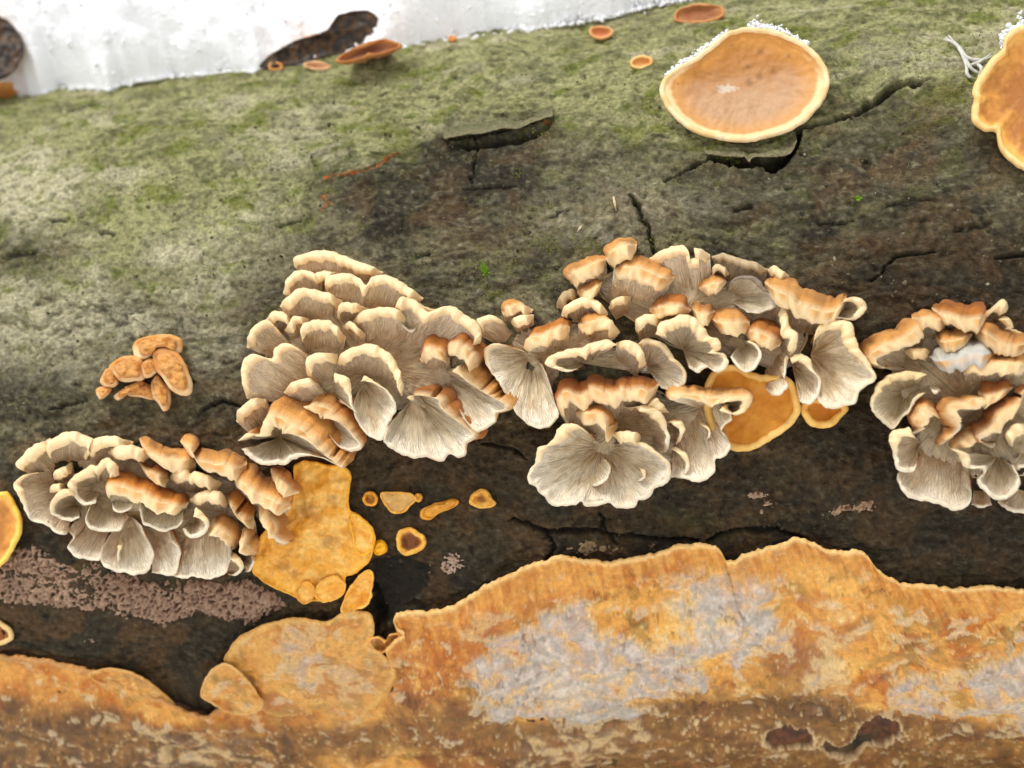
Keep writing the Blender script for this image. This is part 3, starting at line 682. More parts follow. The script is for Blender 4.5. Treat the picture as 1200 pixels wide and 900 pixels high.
# upper right cluster
cluster('broad upper cluster of weathered grey and tan brackets beside the bark split', (800,380), [(ZD2, 5., [
 ([(270,152),(340,137),(430,162),(520,187),(602,228)], (440,300), dict(hm=5, tint=(.6,.6,.6), r=.8, top=srgb(120,110,96))),
 ([(600,225),(640,208),(690,236),(722,268)], (650,290), dict(hm=5.5)),
]), (ZD1, 5., [
 ([(510,450),(528,385),(590,342),(634,362)], (590,440), dict(hm=4.5, tint=(.55,.52,.5))),
 ([(600,312),(590,262),(650,227),(730,192),(802,162)], (730,330), dict(hm=7.5, r=1.3, tb=(-30,-30))),
 ([(850,197),(920,217),(1000,218),(1080,252),(1160,282),(1205,272)], (960,420), dict(hm=9, r=1.5, tb=(25,-60), pw=1.0)),
 ([(798,170),(832,124),(900,84),(985,84)], (900,190), dict(hm=9.5, r=1.7, tb=(-15,-28))),
 ([(632,352),(690,352),(750,332),(782,300)], (700,395), dict(hm=7, tb=(-15,-30), r=1.1)),
 ([(818,455),(832,412),(880,384),(945,388)], (900,490), dict(hm=7.5, r=.7, tint=(.8,.78,.74))),
 ([(1050,455),(1120,452),(1200,432),(1260,440),(1302,468)], (1160,520), dict(hm=8, tb=(0,-50), top=RUST)),
 ([(968,575),(980,524),(1030,494),(1090,493),(1128,524)], (1050,615), dict(hm=8.5)),
]), (ZP, 1., [
 ([(761,303),(773,295),(787,289),(800,288),(807,294),(804,301),(814,303),(818,296),(813,290),(822,291),(832,298)], (808,345), dict(hm=7, r=1.1)),
 ([(768,391),(772,380),(784,374),(798,369),(810,370),(820,377),(828,388),(832,394),(843,398),(845,408),(838,415),(848,414),(854,422),(851,431),(840,437),(830,430),(818,437),(808,432)], (800,410), dict(hm=10, r=1.1)),
]), (ZD2, 5., [
 ([(268,252),(286,206),(330,206),(376,252)], (320,280), dict(hm=6, r=.7, tint=(.8,.8,.8))),
 ([(192,335),(245,318),(305,308),(362,288)], (280,360), dict(hm=7.5, tb=(0,-40))),
 ([(380,295),(430,267),(500,266),(552,292),(592,342),(640,372),(686,402),(650,452),(600,476),(540,486),(480,482)], (350,390), dict(hm=7, r=.5, tint=(.85,.85,.84), rimc=srgb(150,140,128))),
 ([(578,302),(640,348),(722,378),(762,422),(842,452),(922,477),(1000,462),(1062,405)], (800,580), dict(hm=10.5, r=1.5, tb=(30,-75))),
 ([(1058,398),(1118,388),(1168,422),(1182,457),(1140,502),(1090,528),(1000,516)], (960,470), dict(hm=9, r=1.0)),
 ([(155,452),(182,480),(240,490),(287,475)], (220,540), dict(hm=9.5, r=1.3, tb=(0,-45))),
 ([(258,505),(302,536),(400,532),(492,537)], (400,620), dict(hm=9.5, r=1.4, tb=(-20,-75))),
 ([(468,592),(530,584),(600,613),(682,653)], (560,690), dict(hm=9, r=1.3, tb=(40,-75), top=RUST)),
 ([(520,640),(540,680),(580,690),(640,670)], (570,640), dict(hm=6, r=.6)),
 ([(380,742),(410,792),(470,826),(530,802),(566,732),(540,672),(490,647)], (440,655), dict(hm=10, r=.8)),
 ([(662,475),(690,447),(716,492),(726,562),(772,602),(776,652),(740,737)], (665,670), dict(hm=9.5, r=1.1)),
]), (ZD3, 5., [
 ([(340,380),(380,416),(430,411),(466,362),(450,322),(456,272),(470,200)], (385,220), dict(hm=9.5, r=.8)),
 ([(480,200),(512,177),(560,180),(602,212),(622,272),(656,322),(656,392),(630,450),(590,471),(540,456),(534,402)], (490,240), dict(hm=8, r=.9)),
 ([(625,62),(640,17),(700,-18),(780,-24),(845,2),(860,62),(880,132),(920,192),(960,252),(985,320),(930,360),(885,402),(868,466),(800,479),(740,495),(680,486),(645,452)], (600,180), dict(hm=9.5, r=1.15, tint=(1.02,1.0,.97))),
])], mat=[(680,330),(720,310),(780,305),(840,310),(900,330),(950,355),(960,400),(930,440),(880,430),(830,420),(780,410),(720,370)])

# lower rosette
cluster('rosette of fluted pale fans under a rust topped bracket beside the orange disc', (720,500), [(ZD4, 4., [
 ([(215,245),(215,192),(250,152),(310,166),(355,152),(370,132),(430,147),(495,151),(515,132),(560,142),(605,137),(650,147),(692,117)], (460,300), dict(hm=10.5, r=1.7, tb=(5,-52), top=RUST, pw=1.0)),
 ([(640,182),(690,194),(738,252)], (640,250), dict(hm=9, r=1.1)),
 ([(555,242),(620,218),(690,247),(726,292),(732,332),(742,382),(730,432),(700,441)], (600,300), dict(hm=10, r=1.1)),
 ([(360,352),(310,314),(250,304),(215,332),(200,372),(165,402),(120,422),(105,482),(80,532),(80,582),(115,602),(140,642),(200,688),(290,690),(325,667),(350,692),(420,692),(455,677),(490,700),(560,698),(600,670),(650,653),(668,614),(720,591),(746,552),(738,492),(690,442),(640,402),(590,387)], (430,410), dict(hm=10.5, r=1.15, pw=1.1, scal=1.8)),
 ([(298,247),(350,247),(410,252),(440,282),(450,318),(500,302)], (400,370), dict(hm=12.5, r=1.45, tb=(5,-22))),
 ([(470,347),(530,340),(590,350),(602,374)], (540,400), dict(hm=11.5, r=1.3)),
 ([(350,590),(400,597),(450,562),(462,502),(440,482)], (380,490), dict(hm=10, r=.6)),
 ([(570,582),(622,562),(626,522),(590,508)], (560,535), dict(hm=9.5, r=.6)),
 ([(745,560),(800,561),(850,578),(910,571),(950,532),(955,472),(990,462),(1026,427),(1010,377),(985,347),(1000,312),(1029,287),(1015,242),(985,210)], (860,240), dict(hm=9, r=.9)),
 ([(735,192),(752,164),(860,170),(960,178),(1060,180),(1114,184),(1117,216),(1090,250),(1040,262),(1000,222)], (930,250), dict(hm=11, r=1.0, tb=(0,-28), top=srgb(200,160,110))),
 ([(740,288),(790,292),(815,332),(800,372),(770,402)], (748,335), dict(hm=9, r=.8)),
 ([(770,412),(810,442),(830,492),(815,546),(780,566)], (752,470), dict(hm=9.5, r=.8)),
 ([(890,300),(925,330),(930,370),(905,385)], (895,330), dict(hm=8.5, r=.6)),
])], mat=[(665,470),(700,448),(760,448),(800,462),(850,465),(840,510),(800,545),(750,540),(700,550),(660,530)])

# right cluster, cut by the frame
cluster('crowded fan cluster with a frosted white tongue and honey coloured folds near the dark bark', (1130,470), [(ZE1, 6.316, [
 ([(930,217),(990,165),(1050,124),(1077,172),(1072,222)], (950,270), dict(hm=6, r=1.3, tint=(.9,.9,.88))),
 ([(1060,250),(1102,282),(1122,342),(1062,372)], (980,310), dict(hm=6, r=1.0, tint=(.9,.88,.8))),
 ([(510,192),(560,232),(640,240),(720,268),(800,275),(880,260),(932,222)], (750,360), dict(hm=8.5, r=1.3, tb=(20,-100), top=RUST)),
 ([(370,272),(430,262),(500,262),(560,282),(622,292)], (500,420), dict(hm=8.5, r=1.1, tb=(-20,-50))),
 ([(230,627),(140,636),(60,592),(45,547),(110,497),(160,462),(212,452),(292,422),(362,362),(432,292)], (390,520), dict(hm=9, r=1.3, tb=(-70,-60), top=TAN)),
 ([(540,402),(580,438),(660,430),(740,416),(822,372)], (680,500), dict(hm=9, r=1.1, tb=(0,-55))),
 ([(820,342),(900,372),(980,422),(1080,462),(1260,452)], (1020,560), dict(hm=9, r=1.3, tb=(30,-75), tint=(.85,.82,.8))),
 ([(500,545),(530,580),(620,573),(720,550),(800,522),(900,526),(1000,508)], (760,640), dict(hm=11, r=1.5, tb=(-10,-92), top=srgb(186,190,190), rimc=srgb(196,198,196))),
 ([(320,515),(370,496),(440,487),(515,503)], (420,590), dict(hm=8, r=1.0, tint=(.85,.8,.72))),
 ([(745,648),(760,582),(812,568),(860,607),(910,602),(1000,592),(1100,597),(1260,607)], (960,760), dict(hm=10, r=1.2, tb=(10,-55))),
 ([(480,682),(400,667),(300,667),(190,697),(112,762),(72,852),(66,932),(82,975),(145,1030),(215,1093),(260,1068),(300,1010),(360,960),(402,882),(480,822)], (330,820), dict(hm=8.5, r=.8, pw=1.6, tint=(.82,.8,.74))),
 ([(500,802),(540,834),(586,812)], (540,760), dict(hm=9, r=1.0)),
 ([(852,812),(930,832),(1020,812),(1112,782)], (960,900), dict(hm=10, r=1.2, tb=(0,-75), top=RUST)),
]), (ZE2, 6.316, [
 ([(350,257),(270,267),(222,292),(200,372),(230,452),(252,552),(282,590),(340,590),(390,570),(402,522)], (430,370), dict(hm=9, r=1.2)),
 ([(360,302),(420,267),(392,222),(386,182),(420,124),(470,108),(560,122)], (500,230), dict(hm=10, r=1.2, tb=(-30,-40), top=TAN)),
 ([(265,600),(260,652),(300,732),(342,780),(430,800),(540,820),(620,850),(690,875),(760,850),(800,800),(806,742),(752,692)], (560,470), dict(hm=9, r=1.1)),
 ([(810,832),(880,852),(962,832)], (880,740), dict(hm=6.5, r=.8)),
 ([(1000,812),(1042,852),(1130,886),(1300,900)], (1180,740), dict(hm=7, r=1.1)),
 ([(660,412),(722,352),(792,297),(862,272)], (820,390), dict(hm=10, r=1.1, tb=(-30,-40), top=TAN)),
 ([(980,377),(910,377),(857,332),(872,302),(942,242),(1012,162),(1082,97),(1162,67),(1190,-10),(1240,-60)], (1080,240), dict(hm=11, r=1.2, tb=(-60,-50), top=RUST)),
 ([(565,397),(622,352),(690,282),(686,237),(640,197),(620,132),(646,87),(740,67),(840,42),(932,22)], (820,200), dict(hm=12, r=1.25, tb=(-55,-10), top=TAN)),
 ([(650,412),(710,452),(742,532),(802,562),(890,572),(892,622),(850,642),(862,692),(922,742),(990,792),(1062,782),(1132,742),(1167,682),(1162,612),(1122,542)], (1010,470), dict(hm=11.5, r=1.25)),
 ([(1090,392),(1060,322),(1092,262),(1152,227),(1260,212)], (1190,350), dict(hm=11, r=1.1)),
 ([(1120,530),(1170,560),(1260,550)], (1240,440), dict(hm=10, r=.9)),
])], mat=[(1050,400),(1090,375),(1150,360),(1200,380),(1260,420),(1260,540),(1200,570),(1130,570),(1080,560),(1060,500),(1035,450)])

# lower left cluster
cluster('long low cluster of frilled fans with tan tongues overlapping the yellow orange sheet', (160,600), [(ZB1, 5., [
 ([(150,312),(95,277),(130,222),(190,164),(250,134),(295,120)], (320,290), dict(hm=8.5, r=1.2)),
 ([(500,192),(540,128),(600,108),(680,104),(740,122),(787,134)], (650,260), dict(hm=9, r=1.2)),
 ([(280,205),(286,135),(350,94),(430,77),(500,94),(546,124),(508,192)], (400,260), dict(hm=9.5, r=1.35)),
 ([(640,200),(668,170),(722,154),(802,160),(862,188),(887,216)], (760,250), dict(hm=10, r=1.5)),
 ([(240,312),(190,322),(140,332),(100,362),(80,402),(102,442),(130,492),(142,542),(172,590),(230,615),(290,640),(330,670),(390,680),(402,640)], (340,450), dict(hm=9, r=.9)),
 ([(310,352),(322,312),(370,284),(420,254)], (400,360), dict(hm=8.5, r=1.1)),
 ([(290,427),(302,397),(350,378),(386,387)], (350,440), dict(hm=9, r=.9)),
 ([(560,502),(492,507),(440,472),(412,422),(392,387),(422,352),(472,312),(530,274),(570,277),(602,244),(642,237),(690,282),(702,332)], (590,400), dict(hm=9.5, r=1.15)),
 ([(465,587),(410,607),(350,592),(300,562),(296,502),(330,452),(375,412),(425,422)], (470,500), dict(hm=10, r=1.0)),
 ([(550,492),(515,542),(500,592),(535,656),(620,667),(700,662),(732,612),(756,582)], (640,500), dict(hm=10.5, r=.8)),
 ([(655,502),(672,542),(722,553),(772,532),(802,482)], (740,440), dict(hm=11.5, r=.7)),
 ([(815,482),(820,562),(842,622),(900,652),(962,662),(1030,642),(1070,602),(1076,542)], (950,480), dict(hm=11, r=.8)),
]), (ZP, 1., [
 ([(80,620),(85,633),(79,641),(88,652),(101,655),(117,657),(120,645)], (114,612), dict(hm=8.5, r=.8)),
 ([(120,640),(117,655),(125,665),(146,672),(165,674),(175,668),(180,652),(178,642),(171,628),(166,616)], (148,600), dict(hm=9, r=1.0)),
 ([(140,632),(138,648),(137,664)], (146,645), dict(hm=9.5, r=.5)),
 ([(197,618),(202,635),(212,645),(210,660),(204,674),(190,674),(178,671)], (186,600), dict(hm=9, r=1.0)),
]), (ZB2, 5., [
 ([(190,850),(240,890),(300,890),(330,880),(420,890),(520,862),(545,802),(562,702)], (410,540), dict(hm=9, r=.9)),
 ([(270,600),(290,645),(330,658),(400,630),(425,570),(400,520),(350,470)], (320,540), dict(hm=11, r=1.0)),
 ([(545,722),(600,762),(632,812),(610,862),(580,876),(545,862)], (535,800), dict(hm=9.5, r=.9)),
 ([(690,755),(692,802),(665,846),(640,842)], (635,770), dict(hm=8.5, r=.8)),
 ([(630,582),(652,642),(642,682),(682,722),(706,745)], (620,720), dict(hm=9.5, r=1.2, tb=(45,-60))),
 ([(455,537),(500,592),(555,642),(572,716)], (470,660), dict(hm=10.5, r=1.4, tb=(50,-60))),
 ([(308,417),(360,388),(440,368),(500,388),(537,442)], (440,510), dict(hm=10.5, r=1.4)),
 ([(530,397),(552,452),(592,510),(642,533),(692,520)], (650,600), dict(hm=10.5, r=1.3, tb=(55,-95), top=srgb(180,122,66))),
 ([(192,287),(226,254),(286,244),(318,275),(350,260),(420,284),(502,327)], (360,400), dict(hm=10, r=1.5)),
 ([(20,207),(62,250),(122,272),(187,290)], (130,340), dict(hm=9.5, r=1.5, tb=(40,-45), top=RUST)),
 ([(18,67),(47,117),(107,152),(190,177),(270,182),(352,207)], (200,260), dict(hm=10, r=1.6, tb=(18,-48))),
 ([(255,77),(302,107),(332,142),(352,187),(430,206),(520,216),(600,230),(652,215)], (480,290), dict(hm=11, r=1.6, tb=(22,-62))),
 ([(790,237),(850,292),(910,352),(957,380)], (850,370), dict(hm=10, r=1.4, tb=(28,-30))),
 ([(565,262),(612,312),(682,362),(762,407),(850,441),(917,450)], (720,490), dict(hm=12, r=1.4, tb=(42,-100))),
 ([(730,412),(772,492),(822,572),(828,632),(882,674),(917,674)], (770,610), dict(hm=9.5, r=1.4, tb=(55,-45))),
]), (ZB1, 5., [
 ([(626,442),(632,394),(690,388),(770,412),(850,432),(930,472),(1040,507),(1110,492)], (860,570), dict(hm=12, r=1.4, tb=(25,-70), top=srgb(190,130,70))),
])], mat=[(45,545),(80,525),(140,520),(220,530),(280,550),(300,590),(295,640),(240,660),(180,655),(120,635),(60,600)])

# little tan cluster
def tan_tongue(vv, arc, dist, q, sd):
    n_ = fbm(q[..., 0]/7, q[..., 1]/4, 3, sd); c = cmix(srgb(216,166,112), srgb(184,124,70), ss(-.2, .6, n_)); return cmix(c, srgb(220,172,120), ss(.65, .95, vv)*.9)
root = thing('bracket_fungus_cluster', on_log(np.array([170.]), np.array([440.]), 0.0)[0], 'small isolated cluster of tan tongues on the pale mossy bark', 'fungus')
for ol, ce, hh, rc_ in (
 ([(105,640),(150,600),(240,610),(240,640),(190,700),(135,718)], (170,655), 3.0, srgb(232,200,158)),
 ([(290,680),(340,640),(440,580),(540,545),(555,590),(470,640),(390,680),(330,722),(295,710)], (420,635), 3.6, srgb(234,204,164)),
 ([(400,600),(560,560),(640,600),(690,680),(640,720),(520,690),(420,680)], (540,640), 2.4, srgb(206,170,130)),
 ([(150,540),(190,450),(240,430),(290,480),(310,540),(300,580),(240,600),(180,590)], (230,520), 4.4, srgb(214,160,104)),
 ([(640,580),(690,490),(730,540),(790,610),(815,680),(800,790),(750,820),(700,750),(650,690)], (725,640), 4.2, srgb(222,172,114)),
 ([(240,420),(300,350),(400,310),(520,330),(545,400),(555,520),(450,545),(350,540),(290,490)], (420,430), 5.6, srgb(216,162,108)),
 ([(540,400),(590,345),(650,340),(672,420),(670,470),(590,512),(550,480)], (608,420), 6.2, srgb(218,160,104)),
 ([(470,220),(500,160),(600,120),(760,100),(850,115),(910,150),(915,220),(890,270),(850,230),(780,235),(680,245),(640,300),(560,325),(490,300)], (690,180), 5.4, srgb(226,172,118)),
 ([(660,290),(690,255),(780,240),(880,280),(950,380),(1000,500),(1015,580),(1000,650),(930,670),(870,650),(800,590),(740,500),(690,450),(665,380)], (840,450), 6.8, srgb(236,190,130))):
    ol = [(ce[0]+(x-ce[0])*1.08, ce[1]+(y-ce[1])*1.08) for x, y in ol]
    cap(root, ZA(ol), ZA([ce])[0], hm=hh-1.2, h0=hh+1.9, r=1.3, closed=True, style=tan_tongue, rimc=srgb(222,174,122), lowc=srgb(238,210,170), recess=-.45, mats=(MB_top, MB_rim, MB_top), scal=.7, ruf=.5, pw=4.0, lump=.9, topmix=.6, top=srgb(150,96,52))

# ------------------------------------------------------------------ discs and sheets
def pt(px, py, h=0.0): return on_log(np.array([float(px)]), np.array([float(py)]), h)[0]
def ell(cx, cy, rx, ry, rot=0, n=12, wob=0.06, sd=1):
    rs = np.random.RandomState(sd); t = np.linspace(0, 2*math.pi, n, endpoint=False); k = 1+wob*rs.uniform(-1, 1, n)
    c, s_ = math.cos(math.radians(rot)), math.sin(math.radians(rot)); x, y = rx*np.cos(t)*k, ry*np.sin(t)*k
    return [(cx+c*a-s_*b, cy+s_*a+c*b) for a, b in zip(x, y)]

def disc(label, outline, centre, lift, face, hm=0.5, h0=-.6, r=1.0, foot=None, group=None, style='disc', name='orange_disc_fungus', cat='fungus', pw=2.0, fwd=0.0, **kw):
    P = pt(*centre); cd_ = nrm(CAM-P); n = nrm(face*cd_+(1-face)*lognormal(P)); P0 = P+nrm(lognormal(P)*(1-fwd)+cd_*fwd)*lift/1000
    f = P0-n*(lift*1.1+2)/1000 if foot is None or fwd else pt(*foot, -1.5)
    root = thing(name, f, label, cat, group)
    cap(root, outline, centre, hm=hm, h0=h0, r=r, closed=True, pm=plane_map(P0, n), style=style, names=('disc', 'rim', 'upper_side'), back=f, mats=(MB_disc, MB_disc, MB_top), scal=0.8, ruf=0.35, pw=pw, **{'dens': .5, **kw})
    return root

def big_disc_col(vv, arc, dist, q, sd):
    nz = fbm(q[..., 0]/16, q[..., 1]/12, 3, 7); up = ss(118, 70, q[..., 1]+10*nz+0.12*(q[..., 0]-870))
    c = cmix(srgb(188,148,112), srgb(176,120,62), up); c = cmix(c, srgb(214,152,76), ss(0.55, 0.85, vv)*0.6); c = cmix(c, srgb(246,214,164), ss(0.86, 0.93, vv+.02*nz)*ss(60, 100, q[..., 1]+8*nz))
    spots = [(892,60,5),(925,65,4),(858,52,3),(793,98,2),(907,84,5),(876,78,4),(842,103,3),(878,97,6),(890,90,5)]
    for x, y, r_ in spots: c = cmix(c, srgb(120,82,48), ss(1.2, 0.2, np.hypot(q[..., 0]-x, q[..., 1]-y)/r_)*0.55)
    scar = ss(1.1, 0.4, np.hypot((q[..., 0]-853)/13, (q[..., 1]-104)/6)+0.5*fbm(q[..., 0]/4, q[..., 1]/4, 2, 3)); c = cmix(c, srgb(206,194,178), scar*0.8)
    return c
Zbd = Z(750,10,4.286); Zrd = Z(1050,0,4.286)
BIG = Zbd([(100,400),(130,340),(200,290),(290,235),(370,170),(450,115),(540,95),(640,105),(740,130),(840,185),(910,250),(950,330),(945,420),(890,510),(800,590),(680,640),(560,668),(440,668),(320,640),(220,590),(140,510),(105,450)])
disc('large round orange saucer fungus rimmed cream with frost on its upper edge', BIG, (868,103), 7.5, 0.42, r=.95, foot=(872,92), style=big_disc_col, rimc=srgb(246,218,172), hm=1.0, h0=-1.4)
RDISC = Zrd([(643,125),(590,150),(545,190),(535,245),(480,290),(430,360),(385,450),(392,500),(376,560),(385,620),(440,657),(500,668),(515,740),(560,800),(643,858),(750,880),(850,800),(900,600),(880,400),(820,200),(740,120)])
def warm(vv, arc, dist, q, sd):
    nz = fbm(q[..., 0]/14, q[..., 1]/14, 3, 17); c = cmix(srgb(168,110,56), srgb(206,146,76), ss(0.3, 0.9, vv+0.4*nz)); return cmix(c, srgb(240,190,108), ss(0.74, .92, vv+.1*nz)*0.85)
disc('ruffled orange bracket with wavy cream edge beside the frosty fibres', RDISC, (1200,112), 7.0, 0.42, r=1.2, style=warm, rimc=srgb(244,206,142), hm=1.4, h0=-1.5)
disc('oblong rusty brown disc high on the mossy log near the snow', ell(819,16,31,12,-4,12,.08,3), (819,16), 3.0, 0.6, r=.55, h0=-.2, style=lambda vv, arc, dist, q, sd: cmix(srgb(150,92,50), srgb(186,126,74), ss(.5, 1, vv)), rimc=srgb(206,150,98), group=None)
disc('tiny pinkish tan disc on the moss just below the snow line', ell(704,38,14.5,8,0,10,.06,4), (704,38), 2.0, 0.6, r=.55, h0=-.2, style=lambda vv, arc, dist, q, sd: cmix(srgb(196,120,70), srgb(222,160,104), ss(.4, 1, vv)), rimc=srgb(226,170,120))
disc('tiny cream edged orange disc on moss beside the large round saucer', ell(752,73,14,8,-8,10,.06,5), (752,73), 2.0, 0.6, r=.55, h0=-.2, style=lambda vv, arc, dist, q, sd: cmix(srgb(214,150,84), srgb(232,180,110), ss(.4, 1, vv)), rimc=srgb(240,196,130))
disc('yellow orange bracket left of the long low fan cluster', [(0,577),(10,577),(18,590),(26,607),(25,625),(16,645),(5,660),(-10,668),(-30,650),(-35,610),(-20,582)], (-6,622), 4.0, 0.4, r=.9, style=warm, rimc=srgb(244,196,100), tint=(1.15,1.15,1.1))
disc('small tan shell like disc between the crumbly growth and the lower crust', [(-4,728),(6,731),(14,738),(16,747),(6,755),(-8,756),(-16,742)], (0,742), 2.5, 0.4, r=.9, style=warm, rimc=srgb(232,200,140))
disc('orange shelf fungus poking out of the snow at the left end', [(-50,112),(-20,102),(10,97),(30,98),(48,112),(25,122),(0,132),(-40,142)], (-5,116), 5.0, 0.55, r=1.0, style=warm, rimc=srgb(240,186,104))
def brownish(vv, arc, dist, q, sd):
    nz = fbm(q[..., 0]/9, q[..., 1]/12, 3, 27); return cmix(cmix(srgb(40,31,25), srgb(88,62,38), ss(-.3, .5, nz)), srgb(76,72,62), ss(.1, .6, fbm(q[..., 0]/7, q[..., 1]/5, 2, 33))*.5)
disc('brown felted bracket showing through the snow with its edge against white', [(-40,15),(-10,16),(8,24),(22,38),(28,56),(22,76),(4,92),(-30,96)], (-10,58), 22.0, 0.6, r=.4, style=brownish, rimc=srgb(58,44,34), lump=1.4, fwd=.6, foot=(-5,118), name='brown_bracket_fungus')
disc('brown felted bracket with orange lower edge emerging from a gap in the snow', [(306,80),(312,68),(330,56),(350,46),(366,42),(384,34),(392,22),(405,14),(430,12),(448,24),(458,38),(472,52),(445,60),(410,70),(385,66),(352,74)], (395,52), 15.0, 0.8, r=.5, style=brownish, rimc=srgb(66,50,36), lump=1.4, fwd=.6, foot=(398,72), name='brown_bracket_fungus')
disc('flat orange lip below the brown felted bracket in the snow gap', [(392,72),(408,60),(430,50),(452,46),(472,54),(455,62),(428,69),(405,74)], (432,61), 17.0, 0.6, r=.9, fwd=.6, style=lambda vv, arc, dist, q, sd: cmix(srgb(120,66,36), srgb(176,112,58), ss(.3, 1, vv)), rimc=srgb(196,132,78), name='orange_bracket_fungus')
disc('small peach lump at the snow edge nearer the brown bracket', ell(370,77,17,5,4,10,.12,8), (370,77), 5, 0.6, r=.55, h0=-.2, style=lambda vv, arc, dist, q, sd: cmix(srgb(214,160,112), srgb(232,190,150), vv), rimc=srgb(236,190,146))
disc('small orange knob at the snow edge left of the peach lump', ell(323,78,10,6,0,10,.12,9), (323,78), 5, 0.6, r=.55, h0=-.2, style=lambda vv, arc, dist, q, sd: cmix(srgb(214,130,62), srgb(230,160,96), vv), rimc=srgb(228,160,96))
disc('orange dot of a fungus at the far thin edge of the snow', ell(530,46,6,4,0,8,.1,10), (530,46), 4.5, 0.6, r=.8, style=lambda vv, arc, dist, q, sd: cmix(srgb(220,140,62), srgb(230,160,86), vv), rimc=srgb(230,160,90))
def amber(vv, arc, dist, q, sd):
    nz = fbm(q[..., 0]/22, q[..., 1]/18, 3, 37); return cmix(srgb(206,130,40), srgb(226,160,66), ss(-.2, 1.1, vv*0.8+.6*nz))
disc('smooth amber disc tucked under the pale rosette fans', ZD3([(0,300),(60,260),(130,235),(220,270),(300,288),(400,300),(450,300),(500,340),(530,400),(542,480),(530,540),(480,600),(400,660),(300,720),(220,745),(140,740),(60,690),(0,600),(-30,450)]), ZD3([(250,490)])[0], 3.4, 0.35, r=1.15, style=amber, rimc=srgb(246,204,124), hm=.7, h0=-.7)
disc('small amber lobe peeping below the big square edged fan', ZD3([(540,480),(560,560),(610,600),(680,612),(740,590),(790,540),(825,490),(760,440),(650,425),(575,440)]), ZD3([(675,510)])[0], 3.0, 0.35, r=1.15, style=amber, rimc=srgb(244,198,112), hm=.8, h0=-.6)

# ------------------------------------------------------------------ thin sheets lying on the bark
def sheet(root, outline, centre, h=1.4, rimh=1.7, r=.6, style=None, rimc=None, lump=1.1, names=('sheet', 'rim', 'upper_side'), **kw):
    return cap(root, outline, centre, hm=rimh, h0=h, r=r, closed=True, style=style, names=names, rimc=rimc, scal=1.0, ruf=0.8, pw=4.0, top=srgb(150,100,50), topmix=0.8, lump=lump, **{'dens': .6, **kw})
def yellow_sheet(vv, arc, dist, q, sd):
    x, y = q[..., 0], q[..., 1]; nz = fbm(x/15, y/13, 4, 47); n2 = fbm(x/6, y/5, 3, 49)
    c = cmix(srgb(228,164,66), srgb(240,194,108), ss(-.4, .5, nz)); c = cmix(c, srgb(240,186,84), ss(.75, 1, vv))
    for cx, cy, r_ in ((389,588,9),(386,634,14),(332,663,10),(345,672,7),(362,600,16)): c = cmix(c, srgb(150,92,40), ss(1.3, .2, np.hypot(x-cx, (y-cy)*1.2)/r_+.5*n2)*.55)
    return c
YS = ZO([(255,90),(290,67),(340,70),(390,85),(450,90),(485,125),(480,180),(477,258),(510,280),(560,320),(583,370),(575,430),(555,480),(500,525),(465,540),(460,590),(420,630),(340,635),(300,645),(265,620),(200,590),(140,560),(90,515),(100,460),(115,380),(165,320),(205,290),(240,240),(255,160)])
root = thing('orange_sheet_fungus', pt(370,620), 'lobed yellow orange sheet fungus spread on dark bark below the tan tongues', 'fungus')
b0 = sheet(root, YS, ZO([(330,370)])[0], 1.9, 2.6, .4, yellow_sheet, srgb(236,176,70))
sheet(root, ZO([(265,620),(262,590),(285,560),(315,552),(338,575),(335,610),(315,640),(290,645)]), ZO([(300,600)])[0], 3.0, 3.0, .35, yellow_sheet, srgb(222,164,78), names=('lobe', 'lobe_rim', 'lobe_skirt'))
sheet(root, ZO([(338,610),(345,570),(380,540),(420,530),(458,550),(462,590),(425,628),(370,637)]), ZO([(400,585)])[0], 2.9, 2.9, .35, yellow_sheet, srgb(238,186,92), names=('lobe', 'lobe_rim', 'lobe_skirt'))
sheet(root, ZO([(478,300),(500,278),(545,310),(578,350),(575,410),(540,450),(500,420)]), ZO([(530,370)])[0], 2.7, 2.7, .35, yellow_sheet, srgb(244,184,64), names=('lobe', 'lobe_rim', 'lobe_skirt'))
root = thing('orange_sheet_fungus', pt(418,692), 'small folded orange piece joining the yellow sheet to the crust below', 'fungus')
sheet(root, ZO([(445,680),(458,615),(500,545),(552,505),(575,530),(570,590),(575,610),(555,645),(515,668)]), ZO([(515,600)])[0], 1.8, 3.0, .5, yellow_sheet, srgb(240,190,100))

def drop(label, outline, centre, h, rimh, r, style, rimc):
    root = thing('orange_drop_fungus', pt(*centre), label, 'fungus')
    sheet(root, outline, centre, h, rimh, r, style, rimc, names=('disc', 'rim', 'skirt'))
def plain(c): return lambda vv, arc, dist, q, sd: cmix(np.array(c), np.array(c)*1.1, vv)
drop('tiny round orange cup touching the flat pale centred orange drop', ZO(ell(562,220,33,33,0,9,.05,1)), ZO([(560,220)])[0], 1.2, 1.9, .5, plain(srgb(196,140,66)), srgb(232,168,66))
drop('flat pale centred orange drop with lobed edge on dark bark', ZO([(600,215),(608,195),(640,192),(690,192),(730,200),(750,222),(725,250),(695,275),(655,280),(625,255)]), ZO([(670,232)])[0], 1.5, 1.7, .4, plain(srgb(206,166,98)), srgb(232,176,84))
drop('pinhead orange bead at the tip of the flat pale centred drop', ZO(ell(757,217,17,17,0,8,.05,2)), ZO([(757,217)])[0], 1.6, 1.2, .6, plain(srgb(226,166,66)), srgb(230,168,70))
drop('curved sausage shaped orange growth between the drops', ZO([(760,292),(766,266),(800,246),(850,232),(880,222),(912,224),(918,240),(885,262),(840,280),(808,304),(780,308)]), ZO([(835,265)])[0], 2.6, 1.4, .9, plain(srgb(226,160,64)), srgb(232,168,72))
